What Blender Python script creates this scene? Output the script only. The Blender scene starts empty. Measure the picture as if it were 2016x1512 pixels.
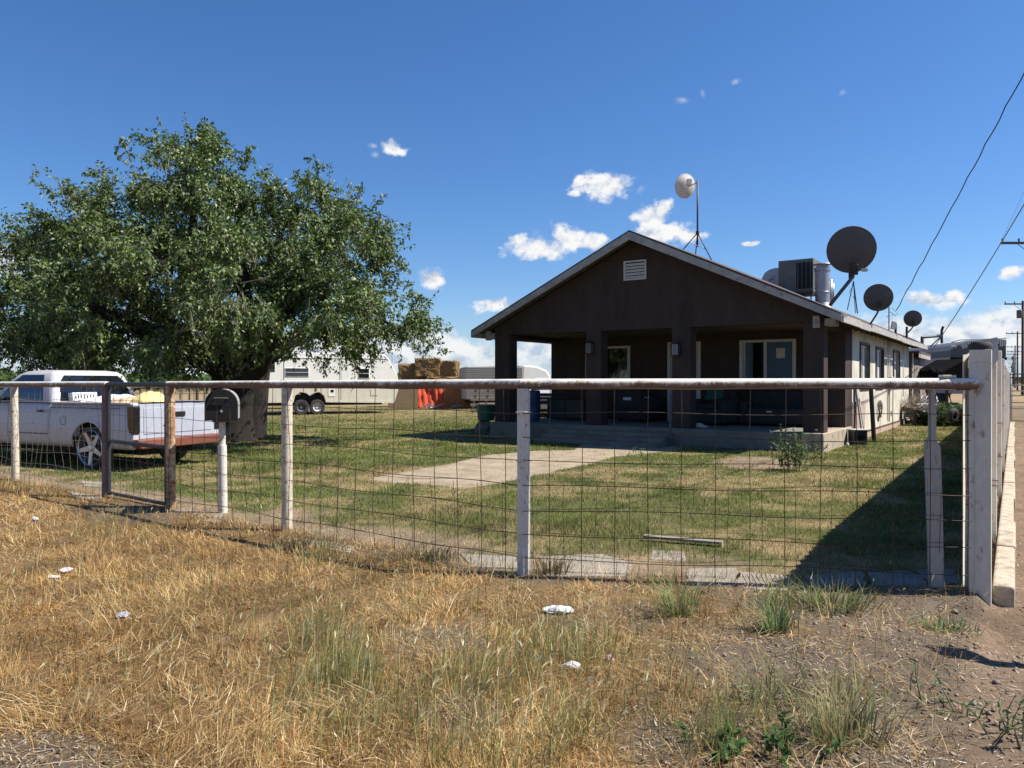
import bpy, bmesh, math, random
import numpy as np
from mathutils import Vector, Matrix
random.seed(7); RNG = np.random.default_rng(11)
PI = math.pi; R = math.radians
COL = bpy.context.scene.collection
F = 1480.0; CAMZ = 1.5
def at(px, py, Y):            # a photo measurement at a known distance Y -> world point
    return Vector(((px-1008)/F*Y, Y, CAMZ+(752-py)/F*Y))
def G(px, py, z=0.0):         # a photo measurement of a ground point -> world x, y
    Y = F*(CAMZ-z)/(py-752); return ((px-1008)/F*Y, Y)

# ------------------------------------------------------------------ tags
def tag(o, label=None, cat=None, group=None, kind=None):
    if label: o['label'] = label
    if cat: o['category'] = cat
    if group: o['group'] = group
    if kind: o['kind'] = kind
    return o
def empty(name, loc=(0,0,0), rz=0.0, label=None, cat=None, group=None):
    o = bpy.data.objects.new(name, None); COL.objects.link(o)
    o.location = loc; o.rotation_euler = (0,0,rz); o.empty_display_size = .1
    return tag(o, label, cat, group)
def copy_tree(o, parent=None):
    c = o.copy(); COL.objects.link(c); c.parent = parent
    for ch in [k for k in bpy.data.objects if k.parent == o]:
        copy_tree(ch, c)
    return c
def mesh_obj(name, verts, faces, mat, parent=None, smooth=False):
    me = bpy.data.meshes.new(name); me.from_pydata([tuple(v) for v in verts], [], faces)
    me.validate(); me.update()
    if mat: me.materials.append(mat)
    if smooth: me.polygons.foreach_set('use_smooth', [True]*len(me.polygons))
    o = bpy.data.objects.new(name, me); COL.objects.link(o)
    if parent: o.parent = parent
    return o
class MB:
    def __init__(s): s.v=[]; s.f=[]
    def add(s, v, f):
        n=len(s.v); s.v += [Vector(p) for p in v]; s.f += [tuple(i+n for i in q) for q in f]; return s
    def box(s, x0,x1,y0,y1,z0,z1, M=None):
        v=[(x0,y0,z0),(x1,y0,z0),(x1,y1,z0),(x0,y1,z0),(x0,y0,z1),(x1,y0,z1),(x1,y1,z1),(x0,y1,z1)]
        if M is not None: v=[M@Vector(p) for p in v]
        return s.add(v,[(0,3,2,1),(4,5,6,7),(0,1,5,4),(1,2,6,5),(2,3,7,6),(3,0,4,7)])
    def prism(s, poly, d, off, axis='y', M=None):   # poly in the plane normal to axis, thickness d from off
        n=len(poly)
        def P(a,b,c): return {'y':(a,c,b),'x':(c,a,b),'z':(a,b,c)}[axis]
        v=[P(a,b,off) for a,b in poly]+[P(a,b,off+d) for a,b in poly]
        if M is not None: v=[M@Vector(p) for p in v]
        f=[tuple(range(n)),tuple(range(2*n-1,n-1,-1))]+[((i+1)%n,i,n+i,n+(i+1)%n) for i in range(n)]
        return s.add(v,f)
    def tube(s, pts, rad, n=8, caps=True):
        pts=[Vector(p) for p in pts]; m=len(pts)
        if not hasattr(rad,'__len__'): rad=[rad]*m
        v=[]; up=None
        for i,p in enumerate(pts):
            t=(pts[min(i+1,m-1)]-pts[max(i-1,0)])
            t = t.normalized() if t.length>1e-9 else Vector((0,0,1))
            if up is None: up = Vector((1,0,0)) if abs(t.z)>.9 else Vector((0,0,1))
            a=t.cross(up)
            if a.length<1e-4: a=t.cross(Vector((0,1,.1)))
            a.normalize(); b=a.cross(t).normalized(); up=b
            for k in range(n):
                an=2*PI*k/n; v.append(p+(a*math.cos(an)+b*math.sin(an))*rad[i])
        f=[]
        for i in range(m-1):
            for k in range(n):
                f.append((i*n+k,i*n+(k+1)%n,(i+1)*n+(k+1)%n,(i+1)*n+k))
        if caps: f+=[tuple(range(n-1,-1,-1)),tuple((m-1)*n+k for k in range(n))]
        return s.add(v,f)
    def lathe(s, prof, n=32, M=None):    # prof [(r,z)] around z
        v=[];f=[]
        for r,z in prof:
            for k in range(n):
                a=2*PI*k/n; v.append(Vector((r*math.cos(a),r*math.sin(a),z)))
        for i in range(len(prof)-1):
            for k in range(n): f.append((i*n+k,i*n+(k+1)%n,(i+1)*n+(k+1)%n,(i+1)*n+k))
        if M is not None: v=[M@p for p in v]
        return s.add(v,f)
    def build(s, name, mat, parent=None, smooth=False, bevel=0, auto=False, fixn=True):
        o=mesh_obj(name,s.v,s.f,mat,parent,smooth)
        if fixn:
            bm=bmesh.new(); bm.from_mesh(o.data); bmesh.ops.recalc_face_normals(bm,faces=bm.faces)
            bm.to_mesh(o.data); bm.free()
        if bevel:
            b=o.modifiers.new('bevel','BEVEL'); b.width=bevel; b.segments=2; b.limit_method='ANGLE'; b.angle_limit=R(35)
        if smooth:
            o.data.polygons.foreach_set('use_smooth',[True]*len(o.data.polygons))
        if auto:
            e=o.modifiers.new('split','EDGE_SPLIT'); e.split_angle=R(35)
        return o

# ------------------------------------------------------------------ materials
def new_mat(name):
    m=bpy.data.materials.new(name); m.use_nodes=True; nt=m.node_tree
    b=nt.nodes['Principled BSDF']; return m,nt,b
def L(nt,a,b): nt.links.new(a,b)
def coords(nt, scale=1.0, src='Object'):
    t=nt.nodes.new('ShaderNodeTexCoord'); mp=nt.nodes.new('ShaderNodeMapping')
    sc = scale if hasattr(scale,'__len__') else (scale,)*3
    mp.inputs['Scale'].default_value=sc; L(nt,t.outputs[src],mp.inputs['Vector']); return mp.outputs['Vector']
def noise(nt, vec, scale=5, detail=5, rough=.6):
    n=nt.nodes.new('ShaderNodeTexNoise'); n.inputs['Scale'].default_value=scale
    n.inputs['Detail'].default_value=detail; n.inputs['Roughness'].default_value=rough
    L(nt,vec,n.inputs['Vector']); return n.outputs['Fac']
def ramp(nt, fac, stops):
    r=nt.nodes.new('ShaderNodeValToRGB'); e=r.color_ramp.elements
    while len(e)<len(stops): e.new(.5)
    for el,(p,c) in zip(e,stops):
        el.position=p; el.color=(*c,1) if len(c)==3 else c
    L(nt,fac,r.inputs['Fac']); return r.outputs['Color']
def mixc(nt, fac, a, b, mode='MIX'):
    m=nt.nodes.new('ShaderNodeMix'); m.data_type='RGBA'; m.blend_type=mode
    for sock,val in ((m.inputs[0],fac),(m.inputs[6],a),(m.inputs[7],b)):
        if isinstance(val,(int,float)): sock.default_value=val
        elif isinstance(val,tuple): sock.default_value=(*val,1)
        else: L(nt,val,sock)
    return m.outputs[2]
def bump(nt,b,fac,strength=.3,dist=.01):
    n=nt.nodes.new('ShaderNodeBump'); n.inputs['Strength'].default_value=strength; n.inputs['Distance'].default_value=dist
    L(nt,fac,n.inputs['Height']); L(nt,n.outputs['Normal'],b.inputs['Normal'])
def pm(name, c, c2=None, rough=.7, metal=0, scale=6, bumpv=.25, bd=.01, spots=None, spot_scale=9, spot_lo=.56, spot_hi=.66, stretch=None, spec=.5):
    """two-tone mottled surface with optional spots of a third colour (rust, dirt, peeled paint)"""
    m,nt,b=new_mat(name); v=coords(nt,stretch or 1.0)
    c2=c2 or tuple(x*.75 for x in c)
    n=noise(nt,v,scale,8,.65); col=ramp(nt,n,[(.3,c2),(.68,c)])
    if spots:
        n2=noise(nt,v,spot_scale,10,.7); mk=ramp(nt,n2,[(spot_lo,(0,0,0)),(spot_hi,(1,1,1))])
        col=mixc(nt,mk,col,spots)
    fine=noise(nt,v,scale*14,4,.6)
    col=mixc(nt,.35,col,ramp(nt,fine,[(.3,(.72,.72,.72)),(.7,(1.12,1.12,1.12))]),'MULTIPLY')
    L(nt,col,b.inputs['Base Color']); b.inputs['Roughness'].default_value=rough; b.inputs['Metallic'].default_value=metal
    b.inputs['Specular IOR Level'].default_value=spec
    if bumpv: bump(nt,b,fine,bumpv,bd)
    return m
def attr_mat(name, rough=.6, transl=.3, tint=(1,1,1), spec=.3):
    m,nt,b=new_mat(name); a=nt.nodes.new('ShaderNodeAttribute'); a.attribute_name='Col'
    c=a.outputs['Color']
    if tint!=(1,1,1): c=mixc(nt,1.0,c,tint,'MULTIPLY')
    L(nt,c,b.inputs['Base Color']); b.inputs['Roughness'].default_value=rough; b.inputs['Specular IOR Level'].default_value=spec
    t=nt.nodes.new('ShaderNodeBsdfTranslucent'); L(nt,c,t.inputs['Color'])
    mx=nt.nodes.new('ShaderNodeMixShader'); mx.inputs[0].default_value=transl
    L(nt,b.outputs[0],mx.inputs[1]); L(nt,t.outputs[0],mx.inputs[2])
    L(nt,mx.outputs[0],nt.nodes['Material Output'].inputs['Surface']); return m

M={}
M['stucco_brown']=pm('stucco_brown',(.070,.050,.043),(.047,.034,.030),.92,scale=1.6,bumpv=.8,bd=.015,spec=.2,spots=(.036,.028,.025),spot_scale=1.1,spot_lo=.52,spot_hi=.75,stretch=(1.6,1.6,.5))
M['stucco_white']=None
M['fascia']=pm('fascia_wood',(.42,.40,.37),(.27,.25,.23),.85,scale=5,spots=(.14,.11,.09),spot_scale=7,spot_lo=.57,spot_hi=.68,bumpv=.4,stretch=(1.0,1.0,1.6))
M['shingle']=pm('roof_shingle',(.13,.09,.075),(.06,.045,.04),.95,scale=6,bumpv=.6)
M['soffit']=pm('soffit_boards',(.15,.11,.085),(.07,.055,.045),.9,scale=4,stretch=(6,1,1))
M['concrete_old']=pm('old_concrete',(.22,.205,.17),(.12,.118,.098),.95,scale=2.2,spots=(.10,.11,.085),spot_scale=2.5,spot_lo=.5,spot_hi=.72,bumpv=.5)
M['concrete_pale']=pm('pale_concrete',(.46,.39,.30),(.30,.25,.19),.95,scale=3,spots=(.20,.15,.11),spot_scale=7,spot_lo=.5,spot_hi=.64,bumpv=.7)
M['white_trim']=pm('white_trim',(.62,.60,.55),(.50,.48,.44),.6,bumpv=.1)
M['dark_trim']=pm('dark_brown_trim',(.10,.06,.05),None,.7)
M['black']=pm('black_plastic',(.016,.016,.018),None,.6,bumpv=.05,spec=.2)
M['black_metal']=pm('black_metal',(.03,.03,.034),(.022,.022,.025),.5,bumpv=.15,spots=(.12,.06,.035),spot_lo=.64,spot_hi=.72)
M['dish_grey']=pm('dish_grey',(.085,.087,.095),(.065,.067,.074),.6,bumpv=.05)
M['dish_pale']=pm('dish_pale',(.62,.58,.52),(.5,.46,.41),.55,bumpv=.05)
M['steel']=pm('galvanised_steel',(.40,.40,.42),(.28,.28,.30),.45,metal=.7,scale=4,spots=(.22,.14,.09),spot_lo=.62,spot_hi=.75,bumpv=.1)
M['cooler']=pm('cooler_grey_green',(.14,.155,.14),(.10,.11,.10),.6,bumpv=.08)
M['fence_white']=pm('weathered_white_paint',(.70,.66,.58),(.52,.48,.42),.7,scale=5,spots=(.22,.11,.06),spot_scale=22,spot_lo=.575,spot_hi=.64,bumpv=.35,bd=.004)
M['fence_cream']=pm('cream_paint_post',(.62,.56,.44),(.46,.40,.30),.7,scale=4,spots=(.24,.13,.07),spot_scale=26,spot_lo=.54,spot_hi=.62,bumpv=.35,bd=.004)
M['fence_rust']=pm('rusted_paint_post',(.60,.50,.34),(.33,.17,.07),.75,scale=7,spots=(.27,.12,.04),spot_scale=18,spot_lo=.46,spot_hi=.56,bumpv=.5,bd=.004)
M['old_brown_post']=pm('brown_peeling_post',(.26,.17,.14),(.15,.09,.08),.7,scale=9,spots=(.55,.51,.46),spot_scale=8,spot_lo=.6,spot_hi=.66,bumpv=.4)
M['rail']=None
M['wire']=pm('rusty_wire',(.085,.05,.035),(.045,.03,.022),.55,metal=.3,scale=20,bumpv=0)
M['wire_grey']=pm('grey_wire',(.30,.25,.21),(.16,.11,.08),.4,metal=.5,scale=9,bumpv=0)
M['panel_white']=pm('white_fence_panel',(.72,.67,.58),(.55,.50,.42),.75,scale=2.5,stretch=(1,1,.4),spots=(.33,.22,.14),spot_scale=13,spot_lo=.58,spot_hi=.66,bumpv=.15)
M['wood_grey']=pm('grey_weathered_wood',(.36,.31,.26),(.17,.14,.115),.9,scale=5,stretch=(9,9,.8),bumpv=.6)
M['wood_white']=pm('peeling_white_wood',(.52,.49,.44),(.34,.31,.28),.9,scale=5,stretch=(7,7,.7),spots=(.2,.15,.11),spot_scale=5,bumpv=.6)
M['bark']=pm('bark',(.050,.040,.032),(.020,.016,.013),.95,scale=4,stretch=(3,3,.6),bumpv=1.0,bd=.04)
M['twig']=pm('twig_bark',(.20,.17,.13),(.11,.09,.07),.9,bumpv=0)
M['tyre']=pm('tyre_rubber',(.028,.027,.026),(.05,.046,.04),.85,bumpv=.2)
M['mower_green']=pm('mower_green',(.025,.07,.025),None,.5)
M['chrome']=pm('chrome_rim',(.62,.62,.64),None,.32,metal=.75,bumpv=0)
M['rim_white']=pm('white_rim',(.55,.53,.5),None,.5)
M['paint_white']=pm('truck_white_paint',(.50,.49,.50),(.44,.43,.44),.32,scale=2,bumpv=0,spots=(.38,.36,.33),spot_scale=5,spot_lo=.55,spot_hi=.75)
M['bumper_brown']=pm('brown_bumper',(.22,.075,.045),(.14,.05,.03),.5,bumpv=.1)
M['tow_white']=pm('trailer_white',(.86,.84,.77),(.78,.76,.68),.5,scale=1.2,bumpv=0,stretch=(3,1,.5))
M['tow_cream']=pm('trailer_cream',(.70,.66,.53),(.58,.54,.42),.55,scale=2,bumpv=0,stretch=(3,1,.5))
M['hay']=pm('hay',(.40,.25,.10),(.20,.11,.045),.95,scale=9,bumpv=1.0,bd=.05,stretch=(1,1,2.5))
M['tarp_orange']=pm('orange_tarp',(.62,.085,.025),(.45,.05,.015),.8,scale=2,bumpv=.3)
M['ply']=pm('plywood',(.36,.25,.13),(.27,.19,.10),.8,scale=1.5,stretch=(1,1,4),bumpv=.1)
M['ply_rust']=pm('reddish_board',(.30,.11,.03),(.21,.075,.02),.75,scale=1.5,bumpv=.1)
M['bin_green']=pm('green_bin',(.02,.16,.09),(.015,.11,.065),.45,bumpv=.05)
M['barrel_blue']=pm('blue_barrel',(.03,.06,.13),None,.5)
M['yellow_cloth']=pm('yellow_cloth',(.72,.62,.22),(.62,.42,.22),.9,scale=4)
M['tan_cloth']=pm('tan_cloth',(.55,.38,.22),None,.9)
M['paper']=pm('crumpled_white',(.70,.70,.70),(.56,.57,.6),.55,scale=20,bumpv=.4)
M['pole_wood']=pm('utility_pole_wood',(.075,.055,.045),(.045,.035,.03),.9,stretch=(5,5,.5),bumpv=.3)
M['cable']=pm('cable_black',(.015,.015,.02),None,.6,bumpv=0)
M['cable_grey']=pm('cable_grey',(.22,.23,.25),None,.5,bumpv=0)
M['dark_fabric']=pm('dark_fabric',(.035,.033,.035),(.022,.022,.024),.9)
M['green_fabric']=pm('green_fabric',(.02,.09,.07),None,.9)
M['door_white']=pm('door_white',(.50,.50,.47),(.44,.44,.41),.5,bumpv=.03)
M['greenhouse']=pm('greenhouse_white',(.75,.77,.78),None,.5)
M['trailer_grey']=pm('grey_trailer_panel',(.30,.30,.34),(.24,.24,.28),.6,scale=3)
M['tarp_black']=pm('black_tarp',(.010,.0095,.010),(.006,.006,.006),.95,spec=.05,scale=3,bumpv=.6,bd=.05)
M['strap_white']=pm('white_strap',(.8,.8,.78),None,.6)
def glass(name, col=(.02,.025,.03), rough=.04):
    m,nt,b=new_mat(name); v=coords(nt); n=noise(nt,v,3,4)
    L(nt,ramp(nt,n,[(.3,tuple(x*.7 for x in col)),(.7,col)]),b.inputs['Base Color'])
    b.inputs['Roughness'].default_value=rough; b.inputs['Specular IOR Level'].default_value=.8; b.inputs['Coat Weight'].default_value=.3; b.inputs['Coat Roughness'].default_value=.02
    return m
M['glass']=glass('dark_glass',(.008,.010,.012)); M['glass_blue']=glass('curtain_glass_sky_tint',(.10,.15,.20),.1)  # blue glass holds the reflected sky in its base colour
M['glass_blue2']=pm('sky_tinted_glass',(.07,.13,.20),(.055,.11,.17),.35,scale=1.5,bumpv=0,spec=.15)  # blue base colour stands in for sky reflected in the porch pane
M['lens_dark']=glass('smoked_lamp_lens',(.012,.012,.012),.15)
M['lamp_glass']=glass('lantern_glass',(.10,.10,.11),.2)
# weathered white stucco with stains running down, a pinkish washed base and grey blotches
def white_stucco():
    m,nt,b=new_mat('weathered_white_stucco'); v=coords(nt)
    n=noise(nt,v,1.1,8,.65); c=ramp(nt,n,[(.30,(.36,.33,.25)),(.5,(.56,.52,.43)),(.72,(.62,.59,.50)),(.85,(.44,.40,.30))])
    v2=coords(nt,(5,5,.55)); n2=noise(nt,v2,1.5,8,.7)
    c=mixc(nt,ramp(nt,n2,[(.52,(0,0,0)),(.68,(.85,.85,.85))]),c,(.27,.235,.175))
    n3=noise(nt,v,7,8,.7); c=mixc(nt,ramp(nt,n3,[(.63,(0,0,0)),(.7,(1,1,1))]),c,(.25,.20,.16))
    L(nt,c,b.inputs['Base Color']); b.inputs['Roughness'].default_value=.92
    bump(nt,b,noise(nt,v,60,5),.45,.012); return m
M['stucco_white']=white_stucco()
M['stucco_pink']=pm('washed_stucco',(.42,.31,.26),(.33,.24,.20),.95,scale=2,spots=(.6,.56,.5),spot_scale=5,bumpv=.4)
# fence rail: white enamel on top, flaking to rust with fine cracks
def rail_mat():
    m,nt,b=new_mat('flaking_rail_paint'); v=coords(nt); 
    n=noise(nt,v,22,12,.82); n2=noise(nt,v,3,6,.6)
    g=nt.nodes.new('ShaderNodeNewGeometry'); sp=nt.nodes.new('ShaderNodeSeparateXYZ')
    tc=nt.nodes.new('ShaderNodeTexCoord'); L(nt,tc.outputs['Object'],sp.inputs[0])
    # rain-washed crown of the pipe keeps its paint; the flanks and belly are rusted
    mr=nt.nodes.new('ShaderNodeMapRange'); mr.inputs[1].default_value=-.045; mr.inputs[2].default_value=.035; mr.inputs[3].default_value=.33; mr.inputs[4].default_value=-.20
    L(nt,sp.outputs['Z'],mr.inputs[0])
    a=nt.nodes.new('ShaderNodeMath'); a.operation='ADD'; L(nt,n,a.inputs[0]); L(nt,mr.outputs[0],a.inputs[1])
    a2=nt.nodes.new('ShaderNodeMath'); a2.operation='MULTIPLY_ADD'; L(nt,n2,a2.inputs[0]); a2.inputs[1].default_value=.5; L(nt,a.outputs[0],a2.inputs[2])
    c=ramp(nt,a2.outputs[0],[(.63,(.72,.67,.58)),(.73,(.56,.49,.40)),(.79,(.25,.16,.10)),(.95,(.14,.08,.055))])
    L(nt,c,b.inputs['Base Color']); b.inputs['Roughness'].default_value=.7; bump(nt,b,n,.5,.004); return m
M['rail']=rail_mat()

# ------------------------------------------------------------------ noise in numpy
def _hash(i,j,s):
    h=(i*374761393+j*668265263+s*1442695041)&0xffffffff
    h=((h^(h>>13))*1274126177)&0xffffffff
    return ((h^(h>>16))&0xffff)/65535.0
def vnoise(x,y,s=0):
    x=np.asarray(x,float); y=np.asarray(y,float)
    i=np.floor(x).astype(np.int64); j=np.floor(y).astype(np.int64); u=x-i; v=y-j
    u=u*u*(3-2*u); v=v*v*(3-2*v)
    a=_hash(i,j,s); b=_hash(i+1,j,s); c=_hash(i,j+1,s); d=_hash(i+1,j+1,s)
    return a*(1-u)*(1-v)+b*u*(1-v)+c*(1-u)*v+d*u*v
def fbm(x,y,f=1.0,o=4,s=0):
    t=0;a=.5;n=0
    for k in range(o):
        t=t+a*vnoise(np.asarray(x)*f,np.asarray(y)*f,s+k*17); n+=a; a*=.5; f*=2.03
    return t/n
def sstep(a,b,x):
    t=np.clip((np.asarray(x,float)-a)/(b-a),0,1); return t*t*(3-2*t)

# ------------------------------------------------------------------ layout
UD=(math.sin(R(34.2)),math.cos(R(34.2)))          # depth direction of the house
P0=(6.68,16.1)                                     # right front corner of the porch
HOUSE_RZ=-R(34.2)
def HL(x,y):    # house local -> world xy
    return (P0[0]+x*UD[1]+y*UD[0], P0[1]-x*UD[0]+y*UD[1])
FU=(.5555,.8315)                                   # run of the side fence
FC=(3.26,5.38)                                     # where the front mesh meets the corner
FA=(.09,5.87)                                      # bend post
def fl(px):     # point of the left run of the front fence under picture column px
    r=(px-1008)/F; Y=5.936/(1+.732*r); return (r*Y,Y)

def in_poly(x,y,poly):
    x=np.asarray(x); y=np.asarray(y); c=np.zeros(x.shape,bool); n=len(poly)
    for i in range(n):
        x1,y1=poly[i]; x2,y2=poly[(i+1)%n]
        if y1==y2: continue
        k=((y1>y)!=(y2>y))&(x<(x2-x1)*(y-y1)/(y2-y1)+x1); c^=k
    return c
def fence_y(x):   # world Y of the front fence line at x (arrays)
    x=np.asarray(x,float)
    return np.where(x>FA[0], FA[1]+(x-FA[0])*(FC[1]-FA[1])/(FC[0]-FA[0]), FA[1]+.732*(FA[0]-x))
def side_x(y):    # world X of the side fence line at y
    return FC[0]+(np.asarray(y,float)-FC[1])*FU[0]/FU[1]
def height(x,y):
    x=np.asarray(x,float); y=np.asarray(y,float)
    near=np.exp(-((y-4)/14.0)**2)
    h=(fbm(x,y,.7,3,3)-.5)*.05*near+(fbm(x,y,4.0,3,9)-.5)*.022*near
    out=sstep(-.15,.5,fence_y(x)-y)                     # the verge outside the fence lies a little lower
    h=h*(1-.5*(1-out))
    # the bank of bare earth falls away round the corner post
    far=sstep(14,22,y); h=h*(1-far)
    d=np.hypot(x-3.3,y-4.85); h=h-.115*np.exp(-(d/.9)**2)*sstep(.0,.30,fence_y(x)-y)
    return h-.11*sstep(-.06,.10,x-side_x(y)-.12)*sstep(3.5,5.2,y)*(1-sstep(28,34,y))
PATH=[G(*p) for p in ((722,942),(800,952),(870,958),(940,959),(1060,936),(1150,915),(1215,899),(1335,886),(1330,868),(1150,868),(1130,886),(1040,889),(960,896),(880,915),(790,930))]
def zones(x,y):
    """-> dict of weights: straw (dry verge), dirt, lawn, sand, field"""
    x=np.asarray(x,float); y=np.asarray(y,float)
    wob=(fbm(x,y,1.6,4,21)-.5)
    ins=sstep(-.10,.12,y-fence_y(x)+wob*.3)*sstep(-.05,.15,side_x(y)-x)
    r=x/np.maximum(y,.1)*F+1008; py=F*1.5/np.maximum(y,.1)+752
    px=r
    dirt=sstep(1180,1620,px+wob*620)*.95
    def ell(cx,cy,rx,ry,k=1.0):
        return k*(1-sstep(.65,1.15,np.hypot((px-cx)/rx,(py-cy)/ry)+wob*.9))
    dirt=np.maximum(dirt,ell(90,1490,190,75)); dirt=np.maximum(dirt,ell(1480,1300,170,60))
    dirt=np.maximum(dirt,ell(860,1260,120,40,.7)); dirt=np.maximum(dirt,ell(900,1400,110,40,.6)); dirt=np.maximum(dirt,ell(250,1015,130,22,.8))
    dirt=np.maximum(dirt,ell(1190,1215,200,28,.6)); dirt=np.maximum(dirt,.75*(1-sstep(.05,.28,np.abs(fence_y(x)-y-.18)+wob*.2))*sstep(560,900,px))
    sand=in_poly(x+wob*.5,y+wob*.5,PATH).astype(float)
    strip=(1-sstep(.32,.85,(y-fence_y(x))*.8+wob*1.1))*.9*(1-sstep(1350,1600,px))
    bare=ell(1500,912,110,14,.9)*1.0
    bare=np.maximum(bare,ell(1000,612+260,60,8,.4))
    outr=sstep(0,.2,x-side_x(y))                     # beyond the side fence: earth track
    fld=sstep(44,52,y)
    lb=np.maximum(strip,bare)*(1-sand)
    z={}
    z['sand']=sand*ins*(1-fld)
    z['bare']=lb*ins*(1-fld)
    z['lawn']=np.clip(1-sand-lb,0,1)*ins*(1-fld)
    z['track']=outr*(1-fld)
    z['dirt']=dirt*(1-ins)*(1-outr)*(1-fld)
    z['straw']=np.clip(1-dirt,0,1)*(1-ins)*(1-outr)*(1-fld)
    z['field']=fld
    return z
CZ={'sand':(.35,.285,.205),'bare':(.26,.19,.13),'lawn':(.16,.14,.06),'track':(.20,.14,.095),'dirt':(.135,.108,.082),'straw':(.19,.125,.06),'field':(.30,.215,.12)}
def lawn_tan(x,y):      # where the lawn is burnt
    t=.04+.72*sstep(.46,.64,.45*fbm(x,y,.5,3,51)+.55*fbm(x,y,1.9,4,61))
    y=np.asarray(y)
    t=t+.25*(1-sstep(7.0,10,y))*sstep(.40,.6,fbm(x,y,1.6,3,77))
    return np.clip(np.maximum(t,sstep(26,34,y)*.5),0,1)
# ================================================================== SKY, SUN, CAMERA
def build_world():
    w=bpy.data.worlds.new("World"); bpy.context.scene.world=w; w.use_nodes=True; nt=w.node_tree
    bg=nt.nodes['Background']; bg.inputs['Strength'].default_value=.076
    sky=nt.nodes.new('ShaderNodeTexSky'); sky.sky_type='NISHITA'; sky.sun_disc=False
    sky.sun_elevation=R(52); sky.sun_rotation=R(90); sky.altitude=100; sky.air_density=1.0; sky.dust_density=.25; sky.ozone_density=3.2
    hs=nt.nodes.new('ShaderNodeHueSaturation'); hs.inputs['Saturation'].default_value=SKY_SAT; hs.inputs['Value'].default_value=SKY_VAL
    hs.inputs['Hue'].default_value=SKY_HUE
    L(nt,mixc(nt,1.0,sky.outputs[0],(.76,.86,1.04),'MULTIPLY'),hs.inputs['Color'])
    tc=nt.nodes.new('ShaderNodeTexCoord'); sp=nt.nodes.new('ShaderNodeSeparateXYZ'); L(nt,tc.outputs['Generated'],sp.inputs[0])
    def mth(op,a,b=None,c=None,clamp=False):
        n=nt.nodes.new('ShaderNodeMath'); n.operation=op; n.use_clamp=clamp
        for i,v in enumerate((a,b,c)):
            if v is None: continue
            if isinstance(v,(int,float)): n.inputs[i].default_value=v
            else: L(nt,v,n.inputs[i])
        return n.outputs[0]
    X,Y,Z=sp.outputs
    az=mth('ARCTAN2',X,Y)                                  # compass angle and height angle of the sky direction
    el=mth('ARCSINE',Z)
    cv=nt.nodes.new('ShaderNodeCombineXYZ'); L(nt,az,cv.inputs[0]); L(nt,mth('MULTIPLY',el,1.2),cv.inputs[1])
    def nz(sc,det=8,ro=.62,off=0.0):
        n=nt.nodes.new('ShaderNodeTexNoise'); n.inputs['Scale'].default_value=sc; n.inputs['Detail'].default_value=det; n.inputs['Roughness'].default_value=ro
        if off:
            ad=nt.nodes.new('ShaderNodeVectorMath'); ad.operation='ADD'; ad.inputs[1].default_value=(0,off,0); L(nt,cv.outputs[0],ad.inputs[0]); L(nt,ad.outputs[0],n.inputs['Vector'])
        else: L(nt,cv.outputs[0],n.inputs['Vector'])
        return n
    n1=nz(34,9,.58); n1b=nz(34,9,.58,off=.012)
    wn=nz(22,3,.5); ws=nt.nodes.new('ShaderNodeSeparateColor'); L(nt,wn.outputs['Color'],ws.inputs[0])
    azw=mth('MULTIPLY_ADD',mth('SUBTRACT',ws.outputs[0],.5),.022,az); elw=mth('MULTIPLY_ADD',mth('SUBTRACT',ws.outputs[1],.5),.014,el)
    puffs=[(1185,367,56,25),(1140,358,18,12),(775,292,26,14),(790,297,14,9),(735,284,9,6),(735,302,11,8),(1062,488,62,25),(1120,468,40,24),(1165,474,34,16),(1285,428,44,20),(1310,412,16,14),
           (1300,458,60,24),(1360,468,36,15),(1258,375,10,9),(1132,382,16,7),(850,548,30,18),(975,598,42,15),(1832,590,66,17),(1868,580,26,13),(1995,535,34,13),
           (1456,161,13,6),(1384,187,8,11),(1340,201,16,7),(1658,184,9,7),(1480,480,18,6),(25,520,60,26),(150,560,60,20)]
    mask=None; faint=None
    for cx,cy,rx,ry in puffs:
        a0=math.atan((cx-1008)/F); k=math.cos(a0); e0=math.atan((752-cy)/F*k)
        ra=rx/F*k*k*1.3; re=ry/F*k*1.4
        dx=mth('DIVIDE',mth('SUBTRACT',azw,a0),ra); dy=mth('DIVIDE',mth('SUBTRACT',elw,e0),re)
        d=mth('SQRT',mth('ADD',mth('MULTIPLY',dx,dx),mth('MULTIPLY',dy,dy)))
        v=mth('SUBTRACT',1.0,d)
        if cy<230 or rx<12: faint = v if faint is None else mth('MAXIMUM',faint,v)
        else: mask = v if mask is None else mth('MAXIMUM',mask,v)
    nn=mth('SUBTRACT',n1.outputs['Fac'],.5)
    puff=mth('MULTIPLY_ADD',nn,1.9,mask)
    mr=nt.nodes.new('ShaderNodeMapRange'); mr.interpolation_type='SMOOTHSTEP'; mr.inputs[1].default_value=.12; mr.inputs[2].default_value=.62; L(nt,puff,mr.inputs[0])
    pf=mth('MULTIPLY_ADD',nn,2.0,faint); mf=nt.nodes.new('ShaderNodeMapRange'); mf.interpolation_type='SMOOTHSTEP'; mf.inputs[1].default_value=.15; mf.inputs[2].default_value=1.3; mf.inputs[4].default_value=.5; L(nt,pf,mf.inputs[0])
    # the bank of cumulus along the horizon
    b1=nz(9,10,.62); b2=nz(9,10,.62,off=.018)
    band=nt.nodes.new('ShaderNodeMapRange'); band.inputs[1].default_value=.035; band.inputs[2].default_value=.125; band.inputs[3].default_value=.22; band.inputs[4].default_value=-.30; L(nt,el,band.inputs[0])
    side=nt.nodes.new('ShaderNodeMapRange'); side.inputs[1].default_value=0; side.inputs[2].default_value=.62; side.inputs[3].default_value=-.05; side.inputs[4].default_value=.02; L(nt,az,side.inputs[0])
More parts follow.
